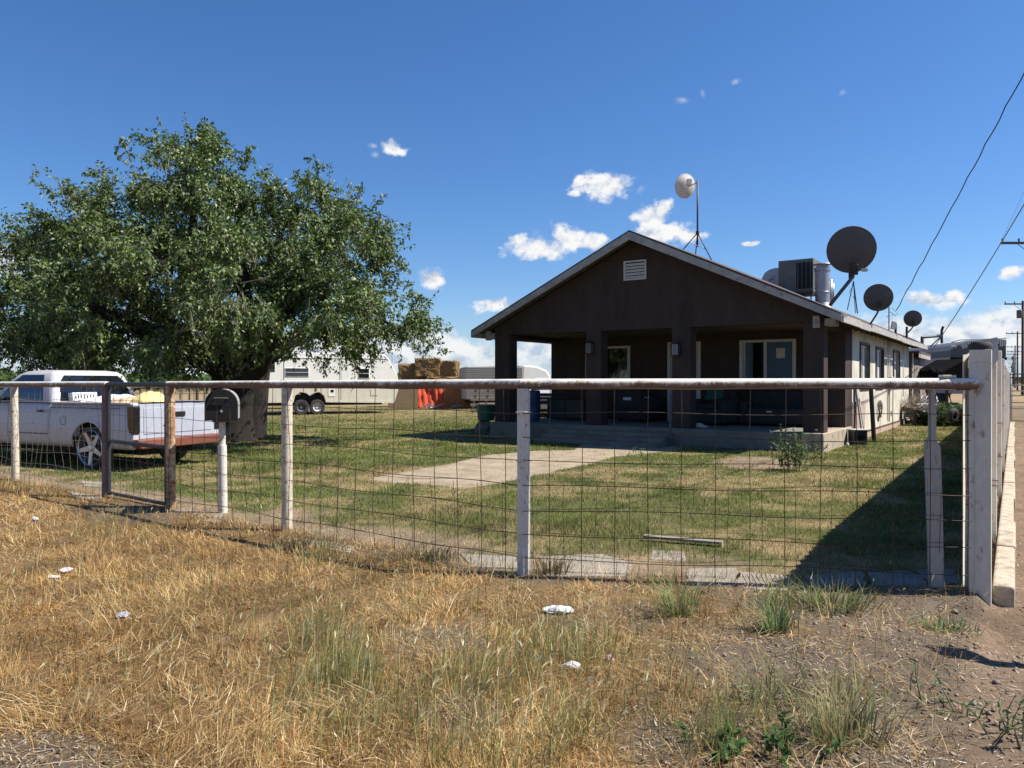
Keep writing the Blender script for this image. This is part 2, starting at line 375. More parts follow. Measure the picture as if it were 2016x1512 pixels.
    bm=mth('ADD',mth('ADD',b1.outputs['Fac'],band.outputs[0]),side.outputs[0])
    m2=nt.nodes.new('ShaderNodeMapRange'); m2.interpolation_type='SMOOTHSTEP'; m2.inputs[1].default_value=.48; m2.inputs[2].default_value=.64; m2.inputs[4].default_value=.9; L(nt,bm,m2.inputs[0])
    low=nt.nodes.new('ShaderNodeMapRange'); low.interpolation_type='SMOOTHSTEP'; low.inputs[1].default_value=0.0; low.inputs[2].default_value=.045; low.inputs[3].default_value=.25; L(nt,el,low.inputs[0])
    m2v=mth('MULTIPLY',m2.outputs[0],low.outputs[0])
    cl=mth('MAXIMUM',mth('MAXIMUM',mr.outputs[0],m2v),mf.outputs[0],clamp=True)
    # sunlit crowns, grey bellies
    sh=mth('SUBTRACT',n1.outputs['Fac'],n1b.outputs['Fac']); sh2=mth('SUBTRACT',b1.outputs['Fac'],b2.outputs['Fac'])
    shade=mth('ADD',mth('MULTIPLY_ADD',sh,3.2,.66),mth('MULTIPLY',sh2,3.0),clamp=True)
    cc=ramp(nt,shade,[(.12,(3.9,4.4,5.3)),(.42,(5.3,5.7,6.3)),(.85,(7.1,7.1,7.1))])
    hz=nt.nodes.new('ShaderNodeMapRange'); hz.inputs[1].default_value=0; hz.inputs[2].default_value=.10; hz.inputs[3].default_value=.55; hz.inputs[4].default_value=0; L(nt,el,hz.inputs[0])
    skc=mixc(nt,hz.outputs[0],hs.outputs[0],(3.2,4.4,6.0))
    fin=mixc(nt,cl,skc,cc); L(nt,fin,bg.inputs['Color'])
SKY_SAT=1.12; SKY_VAL=1.0; SKY_HUE=.5
build_world()
sl=bpy.data.lights.new('sun','SUN'); sl.energy=5.0; sl.angle=R(.5); sl.color=(1,.95,.87)
so=bpy.data.objects.new('sun',sl); COL.objects.link(so); so.rotation_euler=(0,R(38),-R(4))
cam=bpy.data.cameras.new('camera'); cam.sensor_width=36; cam.lens=36*F/2016; cam.clip_end=20000; cam.clip_start=.05
co=bpy.data.objects.new('camera',cam); COL.objects.link(co); co.location=(0,0,CAMZ); co.rotation_euler=(R(90)-math.atan(4/F),0,0)
sc=bpy.context.scene; sc.camera=co
sc.view_settings.view_transform='Standard'; sc.view_settings.look='None'; sc.view_settings.gamma=1; sc.view_settings.exposure=.82
sc.cycles.max_bounces=6; sc.cycles.diffuse_bounces=3; sc.cycles.transparent_max_bounces=8
try: sc.cycles.use_denoising=True
except Exception: pass

# ================================================================== GROUND
def graded(lo,hi,c0,c1,fine,grow=1.16,cap=400.):
    xs=[*np.arange(c0,c1+1e-6,fine)]; s=fine; x=xs[-1]
    while x<hi: s=min(s*grow,cap); x+=s; xs.append(x)
    s=fine; x=xs[0]; l=[]
    while x>lo: s=min(s*grow,cap); x-=s; l.append(x)
    return np.array(l[::-1]+xs)
def set_attr(me,colrs,name='Col'):
    a=me.color_attributes.new(name,'FLOAT_COLOR','POINT'); c=np.ones((len(me.vertices),4),np.float32); c[:,:3]=colrs
    a.data.foreach_set('color',c.ravel())
def fast_mesh(name,V,quads=None,tris=None,mat=None,parent=None,cols=None,smooth=False):
    me=bpy.data.meshes.new(name); V=np.asarray(V,np.float32)
    nq=0 if quads is None else len(quads); ntr=0 if tris is None else len(tris)
    loops=[]; tot=[]
    if nq: loops.append(np.asarray(quads,np.int32).ravel()); tot.append(np.full(nq,4,np.int32))
    if ntr: loops.append(np.asarray(tris,np.int32).ravel()); tot.append(np.full(ntr,3,np.int32))
    loops=np.concatenate(loops); tot=np.concatenate(tot); start=np.concatenate(([0],np.cumsum(tot)[:-1])).astype(np.int32)
    me.vertices.add(len(V)); me.vertices.foreach_set('co',V.ravel())
    me.loops.add(len(loops)); me.loops.foreach_set('vertex_index',loops)
    me.polygons.add(len(tot)); me.polygons.foreach_set('loop_start',start); me.polygons.foreach_set('loop_total',tot)
    if smooth: me.polygons.foreach_set('use_smooth',np.ones(len(tot),bool))
    me.update(calc_edges=True)
    if cols is not None: set_attr(me,cols)
    if mat: me.materials.append(mat)
    o=bpy.data.objects.new(name,me); COL.objects.link(o)
    if parent: o.parent=parent
    return o
def ground_mat():
    m,nt,b=new_mat('ground'); a=nt.nodes.new('ShaderNodeAttribute'); a.attribute_name='Col'
    v=coords(nt); n1=noise(nt,v,2.3,10,.7); n2=noise(nt,v,26,9,.75); n3=noise(nt,v,140,4,.6)
    c=mixc(nt,.9,a.outputs['Color'],ramp(nt,n1,[(.28,(.58,.57,.55)),(.7,(1.28,1.27,1.25))]),'MULTIPLY')
    c=mixc(nt,.8,c,ramp(nt,n2,[(.3,(.58,.56,.53)),(.52,(1,1,1)),(.75,(1.45,1.4,1.35))]),'MULTIPLY')
    c=mixc(nt,.5,c,ramp(nt,n3,[(.3,(.6,.6,.6)),(.7,(1.3,1.3,1.3))]),'MULTIPLY')
    L(nt,c,b.inputs['Base Color']); b.inputs['Roughness'].default_value=.97; b.inputs['Specular IOR Level'].default_value=.15
    ad=nt.nodes.new('ShaderNodeMath'); ad.operation='MULTIPLY_ADD'; L(nt,n2,ad.inputs[0]); ad.inputs[1].default_value=1.6; L(nt,n3,ad.inputs[2])
    bump(nt,b,ad.outputs[0],.6,.018); return m
xs=graded(-6000,6000,-9,9,.075); ys=graded(-60,9000,1.2,20,.075)
GX,GY=np.meshgrid(xs,ys); gx=GX.ravel(); gy=GY.ravel()
Z=zones(gx,gy); tanw=lawn_tan(gx,gy)
gc=sum(Z[k][:,None]*np.array(CZ[k]) for k in Z)
gc+= (Z['lawn']*(1-tanw))[:,None]*(np.array((.085,.095,.032))-np.array(CZ['lawn'])) + (Z['lawn']*tanw)[:,None]*(np.array((.31,.23,.12))-np.array(CZ['lawn']))
# ploughed / grazed patches in the open field
fn=fbm(gx*.02,gy*.06,1,4,5)[:,None]; gc=np.where(Z['field'][:,None]>.5, np.array((.34,.25,.15))*(1-fn)+np.array((.20,.15,.07))*fn*1.1, gc)
# reddish scorched patches among the straw
rs=sstep(.5,.7,fbm(gx,gy,1.3,4,33)); gc+=(Z['straw']*rs)[:,None]*np.array((.02,.0,-.008))
gz=height(gx,gy)
rw=len(xs); idx=np.arange(len(gx)).reshape(len(ys),rw)
q=np.stack([idx[:-1,:-1],idx[:-1,1:],idx[1:,1:],idx[1:,:-1]],-1).reshape(-1,4)
ground=fast_mesh('ground',np.stack([gx,gy,gz],1),quads=q,mat=ground_mat(),cols=gc,smooth=True)
tag(ground,kind='structure')

# ================================================================== GRASS
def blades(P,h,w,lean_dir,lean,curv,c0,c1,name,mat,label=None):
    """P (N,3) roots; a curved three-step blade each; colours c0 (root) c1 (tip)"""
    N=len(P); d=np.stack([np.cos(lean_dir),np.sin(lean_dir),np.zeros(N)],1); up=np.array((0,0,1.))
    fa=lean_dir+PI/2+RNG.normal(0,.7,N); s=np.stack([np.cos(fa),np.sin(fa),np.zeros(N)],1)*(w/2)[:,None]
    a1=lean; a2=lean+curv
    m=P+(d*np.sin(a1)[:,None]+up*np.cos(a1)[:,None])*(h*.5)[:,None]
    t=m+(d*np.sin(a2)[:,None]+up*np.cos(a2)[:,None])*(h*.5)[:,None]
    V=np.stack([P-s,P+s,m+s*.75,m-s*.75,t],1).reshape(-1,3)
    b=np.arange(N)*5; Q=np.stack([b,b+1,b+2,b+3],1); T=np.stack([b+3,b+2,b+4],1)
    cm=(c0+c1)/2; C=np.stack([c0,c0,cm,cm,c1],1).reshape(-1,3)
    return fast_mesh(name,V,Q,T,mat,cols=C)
GM=attr_mat('grass_blades',.75,.30,spec=.08); GS=attr_mat('straw_blades',.6,.18,spec=.3)
def scatter(n,x0,x1,y0,y1,power=1.0):
    """points over the view wedge, denser near the camera"""
    u=RNG.random(n); y=y0*(y1/y0)**(u**power); r=RNG.uniform(-.72,.72,n); return r*y,y
def keep(x,y,p): 
    k=RNG.random(len(x))<p; return x[k],y[k]
pal_straw=np.array([(.58,.44,.22),(.50,.33,.14),(.36,.20,.08),(.74,.62,.38),(.22,.12,.055),(.48,.36,.18)])
def pick(pal,n,p=None): 
    c=pal[RNG.choice(len(pal),n,p=p)]; return c*RNG.uniform(.75,1.2,(n,1))
# lying and half-standing straw on the verge
x,y=scatter(330000,0,0,2.7,13.5,.9); z=zones(x,y)
cl=sstep(.25,.62,fbm(x,y,5,3,12)); x,y=keep(x,y,np.clip(z['straw']*(.10+.8*cl)+z['dirt']*.11,0,1)); n=len(x)
print('straw',n)
P=np.stack([x,y,height(x,y)+.002],1)
std=RNG.random(n)<.22
h=np.where(std,RNG.uniform(.05,.14,n),RNG.gamma(3,.035,n)); wd=RNG.uniform(.0020,.0052,n)*np.clip(y/5,.8,1.8)
lean=np.where(std,np.abs(RNG.normal(.45,.3,n)),RNG.normal(1.42,.22,n)); cv=RNG.normal(.25,.6,n)
ld=fbm(x,y,1.6,2,90)*14+RNG.normal(0,1.0,n)
c=pick(pal_straw,n,[.26,.22,.17,.16,.09,.10]); tone=(.22+1.30*fbm(x,y,2.6,5,140))[:,None]; c=c*tone*np.array((1.20,1.06,.84))
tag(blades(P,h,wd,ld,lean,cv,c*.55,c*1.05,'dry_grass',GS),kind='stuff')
# long pale straws lying over the rest
x,y=scatter(9000,0,0,2.8,11,.95); z=zones(x,y); x,y=keep(x,y,np.clip(z['straw']*.9*sstep(.35,.6,fbm(x,y,1.5,3,15))+z['dirt']*.10,0,1)); n=len(x)
P=np.stack([x,y,height(x,y)+RNG.uniform(.01,.05,n)],1); c=pick(np.array([(.80,.66,.40),(.70,.56,.32),(.60,.43,.21)]),n)
tag(blades(P,RNG.uniform(.07,.20,n),RNG.uniform(.0022,.0040,n),fbm(x,y,1.2,2,33)*12+RNG.normal(0,.8,n),RNG.normal(1.25,.25,n),RNG.normal(.3,.35,n),c*.85,c,'loose_straws',GS),kind='stuff')
# standing green and half-dry stems, in drifts
def gdrift(x,y):
    px=x/y*F+1008; py=F*1.5/y+752
    g=0*x
    for cx,cy,rx,ry,k in ((650,1350,170,110,1),(950,1420,200,110,1.0),(640,1100,70,40,.6),(270,1050,120,30,.5),(1100,1300,130,60,.7),(1330,1130,90,60,.5),(1400,1460,160,60,.9),(340,1180,150,60,.25),(860,1120,160,30,.5),(1250,1380,120,80,.35),(1640,1420,60,60,.7),(60,960,90,25,.5),(1530,1190,30,40,.6),(700,1240,200,60,.4),(820,1300,600,200,.14)):
        g=np.maximum(g,k*np.exp(-(((px-cx)/rx)**2+((py-cy)/ry)**2)*1.3))
    return g
x,y=scatter(150000,0,0,2.7,12,.9); z=zones(x,y); cl=sstep(.42,.68,fbm(x,y,3.5,3,72))
outm=np.clip(z['straw']+z['dirt'],0,1)
x,y=keep(x,y,np.clip(gdrift(x,y)*outm*(.15+.85*cl),0,1)); n=len(x); print('stems',n)
P=np.stack([x,y,height(x,y)],1); h=RNG.uniform(.09,.27,n)*np.clip(.7+fbm(x,y,2,2,5)*.6,.6,1.3)
pal_green=np.array([(.24,.27,.075),(.16,.21,.05),(.34,.34,.12),(.46,.40,.18),(.26,.27,.10)])
c=pick(pal_green,n); wd=RNG.uniform(.0025,.0048,n)
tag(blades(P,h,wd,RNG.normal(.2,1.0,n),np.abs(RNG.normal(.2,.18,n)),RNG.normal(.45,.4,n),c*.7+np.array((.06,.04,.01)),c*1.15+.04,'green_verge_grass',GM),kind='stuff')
# seed heads / wild barley ears on tall stems
x,y=scatter(5200,0,0,2.8,9); z=zones(x,y); x,y=keep(x,y,np.clip((z['straw']+.25*z['dirt'])*(.12+.6*gdrift(x,y)),0,1)); n=len(x)
P=np.stack([x,y,height(x,y)],1); hh=RNG.uniform(.16,.36,n); ld=RNG.normal(.1,.8,n); le=np.abs(RNG.normal(.25,.15,n))
c=pick(np.array([(.55,.50,.30),(.62,.50,.30),(.45,.47,.27)]),n)
o1=blades(P,hh,np.full(n,.0028),ld,le,np.full(n,.3),c*.8,c,'tall_stems',GS); tag(o1,kind='stuff')
d=np.stack([np.cos(ld),np.sin(ld),0*ld],1); tip=P+(d*np.sin(le)[:,None]+np.array((0,0,1))*np.cos(le)[:,None])*(hh*.5)[:,None]
tip=tip+(d*np.sin(le+.3)[:,None]+np.array((0,0,1))*np.cos(le+.3)[:,None])*(hh*.5)[:,None]
k=3; PP=np.repeat(tip,k,0); nn=len(PP)
tag(blades(PP,RNG.uniform(.03,.06,nn),np.full(nn,.0042),np.repeat(ld,k)+RNG.normal(0,.2,nn),np.repeat(le+.5,k)+RNG.normal(0,.12,nn),RNG.normal(.4,.3,nn),np.repeat(c,k,0)*.9,np.repeat(c,k,0)*1.05,'grass_ears',GS),kind='stuff')
# the lawn inside the fence
x,y=scatter(460000,0,0,5.3,46,.8); z=zones(x,y); tn=lawn_tan(x,y)
cl=.40+.6*sstep(.3,.6,fbm(x,y,3,3,8))
x,y=keep(x,y,np.clip(z['lawn']*cl+z['bare']*.05+z['sand']*.012+z['track']*.01,0,1)); n=len(x); print('lawn',n)
hloc=in_poly(x,y,[HL(-9.1,-.3),HL(.1,-.3),HL(.1,20),HL(-9.1,20)]); x,y=x[~hloc],y[~hloc]; n=len(x)
tn=lawn_tan(x,y)
P=np.stack([x,y,height(x,y)],1)
tall=sstep(.55,.75,fbm(x,y,.9,3,123))
h=RNG.uniform(.025,.065,n)*(1+.8*tall)*(1-.25*tn)*np.where(y>15,1.15,1); wd=RNG.uniform(.003,.006,n)*np.clip(y/7,1,3.5)
pal_lawn=np.array([(.18,.24,.045),(.135,.20,.035),(.24,.28,.065),(.31,.32,.10),(.085,.13,.025)]); pal_tan=np.array([(.46,.36,.18),(.38,.27,.13),(.52,.42,.23),(.25,.22,.09)])
isT=RNG.random(n)<np.clip(tn*.9+.05,0,1)
c=np.where(isT[:,None],pick(pal_tan,n),pick(pal_lawn,n)); c*=(.50+.95*fbm(x,y,1.6,4,41))[:,None]
c*= (1-.25*tall)[:,None]
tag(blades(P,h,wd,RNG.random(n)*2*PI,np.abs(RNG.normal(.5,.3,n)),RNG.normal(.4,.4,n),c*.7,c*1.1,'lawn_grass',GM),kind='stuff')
# dry chaff, twigs and clods on the bare earth
x,y=scatter(26000,0,0,2.8,9); z=zones(x,y); x,y=keep(x,y,np.clip(z['dirt']*(.15+sstep(.4,.65,fbm(x,y,2.5,3,66)))+z['track']*.4+z['bare']*.3,0,1)); n=len(x)
P=np.stack([x,y,height(x,y)+.005],1); c=pick(np.array([(.50,.42,.30),(.34,.26,.17),(.12,.085,.06),(.60,.55,.45)]),n)
tag(blades(P,RNG.uniform(.012,.06,n),RNG.uniform(.002,.008,n),RNG.random(n)*2*PI,RNG.normal(1.45,.12,n),RNG.normal(0,.25,n),c,c,'plant_litter',GS),kind='stuff')
x,y=scatter(9000,0,0,2.8,9); z=zones(x,y); x,y=keep(x,y,np.clip(z['dirt']+z['track']*.8,0,1)); n=len(x)
s=RNG.gamma(1.6,.0032,n)+.002; V0=np.array([(1,0,0),(0,1,0),(-1,0,0),(0,-1,0),(0,0,1),(0,0,-1)],float)
Vc=(V0[None]*RNG.uniform(.6,1.3,(n,6,1))*s[:,None,None]); an=RNG.random(n)*6.3; ca,sa=np.cos(an),np.sin(an)
Vc=np.stack([Vc[...,0]*ca[:,None]-Vc[...,1]*sa[:,None],Vc[...,0]*sa[:,None]+Vc[...,1]*ca[:,None],Vc[...,2]*.7],-1)+np.stack([x,y,height(x,y)+s*.2],1)[:,None]
T0=np.array([(0,1,4),(1,2,4),(2,3,4),(3,0,4),(1,0,5),(2,1,5),(3,2,5),(0,3,5)]); T=(T0[None]+(np.arange(n)*6)[:,None,None]).reshape(-1,3)
c=np.repeat(pick(np.array([(.23,.175,.13),(.30,.24,.18),(.15,.11,.085)]),n),6,0)
tag(fast_mesh('soil_clods',Vc.reshape(-1,3),None,T,GS,cols=c),kind='stuff')

# leafy weed tufts one can tell apart
def leafy(name,cx,cy,n,h,spread,leaf,pal,label,cat='weed',group=None,stems=True,upright=.35):
    z0=float(height(cx,cy)); root=empty(name,(cx,cy,z0),0,label,cat,group)
    mb=MB(); LP=[];LD=[];
    for i in range(n):
        a=RNG.random()*6.28; le=abs(RNG.normal(0,upright)); hh=h*RNG.uniform(.5,1); b0=Vector((RNG.normal(0,spread*.25),RNG.normal(0,spread*.25),-.01))
        tipp=b0+Vector((math.cos(a)*math.sin(le)*hh,math.sin(a)*math.sin(le)*hh,math.cos(le)*hh)); mid=b0.lerp(tipp,.5)+Vector((RNG.normal(0,.02),RNG.normal(0,.02),.02))
        mb.tube([b0,mid,tipp],[.004,.003,.0015],4,False)
        for k in range(int(16*hh/.5)+4):
            t=RNG.uniform(.15,1.0); p=b0.lerp(mid,t*2) if t<.5 else mid.lerp(tipp,t*2-1); LP.append(p); LD.append(RNG.random()*6.28)
    mb.build('stem',M['stem'],root)
    P=np.array([tuple(p) for p in LP]); nL=len(P); c=pick(pal,nL)
    o=blades(P,RNG.uniform(.6,1.2,nL)*leaf,RNG.uniform(.35,.5,nL)*leaf,np.array(LD),RNG.uniform(.5,1.3,nL),RNG.normal(.5,.3,nL),c*.85,c*1.1,'leaves',GM)
    o.parent=root; return root
M['stem']=pm('weed_stem',(.17,.18,.08),(.12,.12,.06),.8,bumpv=0)
PG=np.array([(.10,.16,.05),(.14,.20,.08),(.19,.24,.12),(.07,.11,.035)])
sx,sy=G(1560,926); leafy('wild_shrub',sx-.02,sy,30,.80,.5,.075,PG,'leafy weed bush standing in the lawn before the porch corner','bush')
sx,sy=G(1600,905); leafy('broadleaf_weed',sx,sy,18,.35,.5,.07,PG,'low green weed clump at the foot of the right porch column')
for (px,py,lab) in ((1420,1478,'broad dark green weed nearest the camera right of centre'),(1560,1488,'dark green weed left of the bare dirt at the bottom edge'),):
    sx,sy=G(px,py); leafy('broadleaf_weed',sx,sy,9,.11,.26,.065,np.array([(.05,.11,.03),(.08,.15,.045)]),lab,upright=.9)
sx,sy=G(1870,1395); 
leafy('creeping_weed',sx,sy,14,.22,.35,.03,np.array([(.14,.18,.09),(.2,.24,.14)]),'flat spreading weed on the dirt near the bottom right corner',upright=1.35)
sx,sy=G(1975,1440); leafy('creeping_weed',sx,sy,16,.26,.35,.03,np.array([(.14,.18,.09),(.2,.24,.14)]),'flat green weed at the right edge of the bare earth',upright=1.35)
leafy('broadleaf_weed',*G(1255,893),8,.16,.25,.05,PG,'small weed by the lower end of the handrail post')
# coarse grass tussocks
def tussock(cx,cy,n,h,label,pal,sp=.10,lean=.55):
    z0=float(height(cx,cy)); P=np.stack([RNG.normal(0,sp,n),RNG.normal(0,sp*.6,n),np.full(n,-.01)],1)
    c=pick(pal,n); o=blades(P,h*RNG.uniform(.5,1.1,n),RNG.uniform(.005,.009,n),np.arctan2(P[:,1],P[:,0])+RNG.normal(0,.6,n),np.abs(RNG.normal(lean*.6,.25,n)),RNG.uniform(.2,1.2,n),c*.8,c,'grass_tussock',GM)
    o.location=(cx,cy,z0); tag(o,label,'grass tuft'); return o
tussock(*G(1640,1190),300,.24,'big dark grass tussock in the shade below the wire near the corner',np.array([(.12,.16,.05),(.18,.21,.08),(.3,.3,.14)]),.15,.9)
tussock(*G(1528,1240),110,.30,'bright green grass tuft at the tip of the fence shadow',np.array([(.17,.25,.09),(.24,.3,.14)]),.045)
tussock(*G(1335,1210),120,.36,'tall blue-green grass tuft below the wire right of the bend post',np.array([(.22,.27,.10),(.30,.33,.15)]),.06)
tussock(*G(1655,1462),160,.36,'tall thin grass tuft on the dirt at lower right',np.array([(.22,.25,.11),(.4,.36,.18),(.3,.24,.12)]),.09)
tussock(*G(1520,1380),110,.30,'sparse wiry grass tuft beside the bare patch',np.array([(.22,.23,.12),(.34,.28,.15)]),.09)
tussock(*G(835,1105),260,.22,'brown and green tuft under the wire left of the bend post',np.array([(.2,.2,.09),(.3,.22,.12),(.16,.12,.07)]),.14)
tussock(*G(1085,1130),130,.26,'dry tuft at the foot of the bend post',np.array([(.35,.25,.13),(.22,.2,.1)]),.07)
tussock(*G(1855,1215),160,.13,'small leafy tuft at the lip of the dirt bank by the corner',np.array([(.12,.19,.07),(.2,.27,.12)]),.09,1.0)
tussock(*G(590,1080),220,.18,'dark grass clump at the foot of the cream post',np.array([(.13,.15,.07),(.2,.17,.1)]),.16)
# ================================================================== FRONT FENCE
def rail_between(name,a,b,r,mat,parent,n=14,wob=.0):
    a=Vector(a); b=Vector(b); k=max(2,int((b-a).length/.5)); pts=[]
    for i in range(k+1):
        p=(b-a)*(i/k); p.z+=wob*math.sin(i*1.7+a.x); pts.append(p)
    o=MB().tube(pts,r,n).build(name,mat,parent,smooth=True,auto=True); o.location=a-(parent.location if parent else Vector()); return o
def post(parent,x,y,top,r,mat,square=0,bot=-.25,rz=0,lean=0,name='post'):
    mb=MB(); z0=float(height(x,y))
    if square:
        s=square/2; mb.box(-s,s,-s,s,bot,top)
        mb.box(-s*.25,s*.25,-s-.006,-s+.001,bot,top-.02); mb.box(s-.001,s+.006,-s*.25,s*.25,bot,top-.02)
        o=mb.build(name,mat,parent,bevel=.008)
    else:
        mb.tube([(0,0,bot),(0,0,z0+.3),(lean*.5,0,.8),(lean,0,top)],[r,r,r,r],16); o=mb.build(name,mat,parent,smooth=True,auto=True)
    o.location=Vector((x,y,0))-parent.location; o.rotation_euler=(0,0,rz); return o
def wire_mesh(parent,a,b,z0,z1,dx,dz,r=.0024,phase=0.0,sag=.012,mat=None,name='wire_mesh',top=True):
    a=Vector((*a,0)); b=Vector((*b,0)); L0=(b-a).length; d=(b-a)/L0; nn=Vector((d.y,-d.x,0))
    off=parent.location; mb=MB()
    def wob(s,z): return nn*(sag*math.sin(s*2.1+z*3)+.5*sag*math.sin(s*5.3+z*7)), .35*sag*math.sin(s*3.3+z*9)
    s=phase
    while s<L0-.01:
        pts=[]
        for i in range(9):
            z=z0+(z1-z0)*i/8; w,_=wob(s,z); pts.append(a+d*(s+.3*sag*math.sin(z*5+s*7))+w+Vector((0,0,z))-off)
        mb.tube(pts,r,5,False); s+=dx
    zs=[]; z=z1
    while z>z0: zs.append(z); z-=dz
    for z in zs:
        pts=[]; k=int(L0/.16)+2
        for i in range(k+1):
            s=L0*i/k; w,dzz=wob(s,z); pts.append(a+d*s+w+nn*r*1.9+Vector((0,0,z+dzz*2))-off)
        mb.tube(pts,r,5,False)
    return mb.build(name,mat or M['wire'],parent,smooth=True,fixn=False)
A3=Vector((FA[0],FA[1],0)); C3=Vector((FC[0],FC[1],0))
fr=empty('pipe_fence',A3,0,'white pipe and mesh fence from the black gate past the bend to the corner','fence')
post(fr,FA[0],FA[1],1.45,.05,M['fence_white'],square=.088,rz=-.15)
fx,fy=fl(565); post(fr,fx,fy,1.45,.054,M['fence_cream'])
gx1,gy1=fl(336); post(fr,gx1,gy1,1.45,.053,M['fence_rust'],lean=-.005)
rail_between('rail',(FA[0]-.02,FA[1],1.484),(FC[0]+.06,FC[1]-.01,1.487),.041,M['rail'],fr,18)
rail_between('rail',(FA[0]+.01,FA[1]+.01,1.484),(gx1-.05,gy1+.04,1.468),.0405,M['rail'],fr,18)
# thin stiffening bar welded below the rail, then the mesh in front of the posts
def shift(p,q,o):  # move segment toward the road by o
    d=Vector((q[0]-p[0],q[1]-p[1])).normalized(); n=Vector((d.y,-d.x))
    if n.y>0: n=-n
    return (p[0]+n.x*o,p[1]+n.y*o),(q[0]+n.x*o,q[1]+n.y*o)
p,q=shift(FA,FC,.055); wire_mesh(fr,p,q,-.04,1.452,.248,.188,.0030,phase=.21,mat=M['wire'])
p2,q2=shift(FA,(gx1,gy1),.055); wire_mesh(fr,p2,q2,-.02,1.448,.245,.188,.0032,phase=.14,mat=M['wire'])
p,q=shift(FA,FC,-.10); wire_mesh(fr,p,q,-.04,.70,.25,.19,.0019,phase=.06,sag=.03)
p,q=shift(FA,(gx1,gy1),-.10); wire_mesh(fr,p,q,-.02,.66,.25,.19,.0019,phase=.05,sag=.03)
for k in range(4):
    zz=1.265-k*.376; MB().tube([Vector((-.06,-.055,zz)),Vector((0,-.075,zz+.004)),Vector((.06,-.055,zz))],.0035,5).build('wire_tie',M['fence_white'],fr)
gx0,gy0=fl(207); ex,ey=fl(-320); px3,py3=fl(30)
f2=empty('pipe_fence',(gx0,gy0,0),0,'white pipe and mesh fence left of the black gate, in front of the pickup','fence')
post(f2,gx0,gy0,1.45,.045,M['old_brown_post'],square=.062,rz=-.2); post(f2,px3,py3,1.43,.054,M['fence_cream'],lean=-.02)
rail_between('rail',(gx0+.05,gy0-.04,1.468),(ex,ey,1.455),.040,M['rail'],f2,16)
p,q=shift((gx0,gy0),(ex,ey),.05); wire_mesh(f2,p,q,0.0,1.44,.20,.188,.0027,phase=.1,sag=.03,mat=M['wire_grey'])
# gate
gt=empty('metal_gate',(gx1,gy1,0),0,'narrow black metal gate with a mesh panel, hung between the brown and the rusty post','gate')
d=(Vector((gx0,gy0,0))-Vector((gx1,gy1,0))); gl=d.length; d.normalize(); a=d*.085; b=d*(gl-.09)
def gp(v,z): return Vector((v.x,v.y,z))
fm=MB()
fm.tube([gp(a,1.468),gp(b,1.468)],.030,12); fm.tube([gp(a,.72),gp(b,.735)],.025,12); fm.tube([gp(a,.045),gp(b,.06)],.022,12)
fm.tube([gp(a,.03),gp(a,1.49)],.029,12); fm.tube([gp(b,.03),gp(b,1.49)],.029,12)
fm.build('gate_frame',M['black_metal'],gt,smooth=True,auto=True)
for z in (.3,.95,1.3): MB().tube([gp(b,z),gp(b+d*.07,z)],.014,8).build('hinge',M['black_metal'],gt)
MB().tube([gp(a-d*.05,.98),gp(a+d*.06,.98)],.012,8).build('latch',M['steel'],gt)
ga=(gx1+a.x,gy1+a.y-.03); gb=(gx1+b.x,gy1+b.y-.03); wire_mesh(gt,ga,gb,.06,1.45,.165,.188,.0024,phase=.10,sag=.008)
# mailbox
mx,my=-3.27,8.46
mbx=empty('mailbox',(mx,my,0),R(17),'large black mailbox with an arched top on a white post behind the wire','mailbox')
prof=[(-.17,0),(.17,0)]+[(.17*math.cos(t),.175+.17*math.sin(t)) for t in np.linspace(0,PI,15)]
MB().prism(prof,.50,0,'y',Matrix.Translation((0,0,1.075))).build('box_body',M['mail_body'] if 'mail_body' in M else pm('mailbox_body',(.33,.31,.29),(.24,.22,.21),.6),mbx,bevel=.004)
prof2=[(x*1.035,(z-.17)*1.03+.17) for x,z in prof]
MB().prism(prof2,.03,-.035,'y',Matrix.Translation((0,0,1.072))).build('door',M['black'],mbx,bevel=.006)
MB().tube([(-.07,-.04,1.315),(-.07,-.065,1.318),(.07,-.065,1.318),(.07,-.04,1.315)],.009,8).build('handle',M['dish_grey'],mbx)
MB().lathe([(.001,.006),(.013,.006),(.016,0)],16,Matrix.Translation((0,-.036,1.17))@Matrix.Rotation(PI/2,4,'X')).build('lock',M['steel'],mbx)
MB().box(-.10,.10,.03,.42,1.045,1.072).build('bracket',M['dish_grey'],mbx)
MB().tube([(0.01,.12,-.2),(0,.12,.78)],.048,14).tube([(0,.12,.76),(0,.12,1.045)],.036,14).build('post',M['fence_white'],mbx,smooth=True,auto=True)

# ================================================================== SIDE FENCE AND CORNER
SO=(3.40,5.33); SRZ=-math.atan2(FU[0],FU[1])
def SL(x,y): return (SO[0]+x*FU[1]+y*FU[0], SO[1]-x*FU[0]+y*FU[1])
sf=empty('panel_fence',(*SO,0),SRZ,'tall solid white panel fence with posts running away beside the earth track','fence')
tops=[1.73,1.86,1.92,1.9,1.86,1.86,1.84,1.84,1.82]
ys_=[0.0,2.3,5.7,9.1,12.5,15.9,19.3,22.7,26.0]
for i,(yy,tp) in enumerate(zip(ys_,tops)):
    zb=-.35
    if i==0:
        mb=MB().box(-.135,0,-.02,.12,zb,tp); mb.box(-.10,-.094,-.026,-.019,zb,1.44)
        mb.box(-.137,.002,-.024,.124,tp-.10,tp-.09)
    else: mb=MB().box(-.15,-.005,yy,yy+.07,zb,tp)
    mb.build('post',M['panel_white'],sf,bevel=.02 if i==0 else .012)
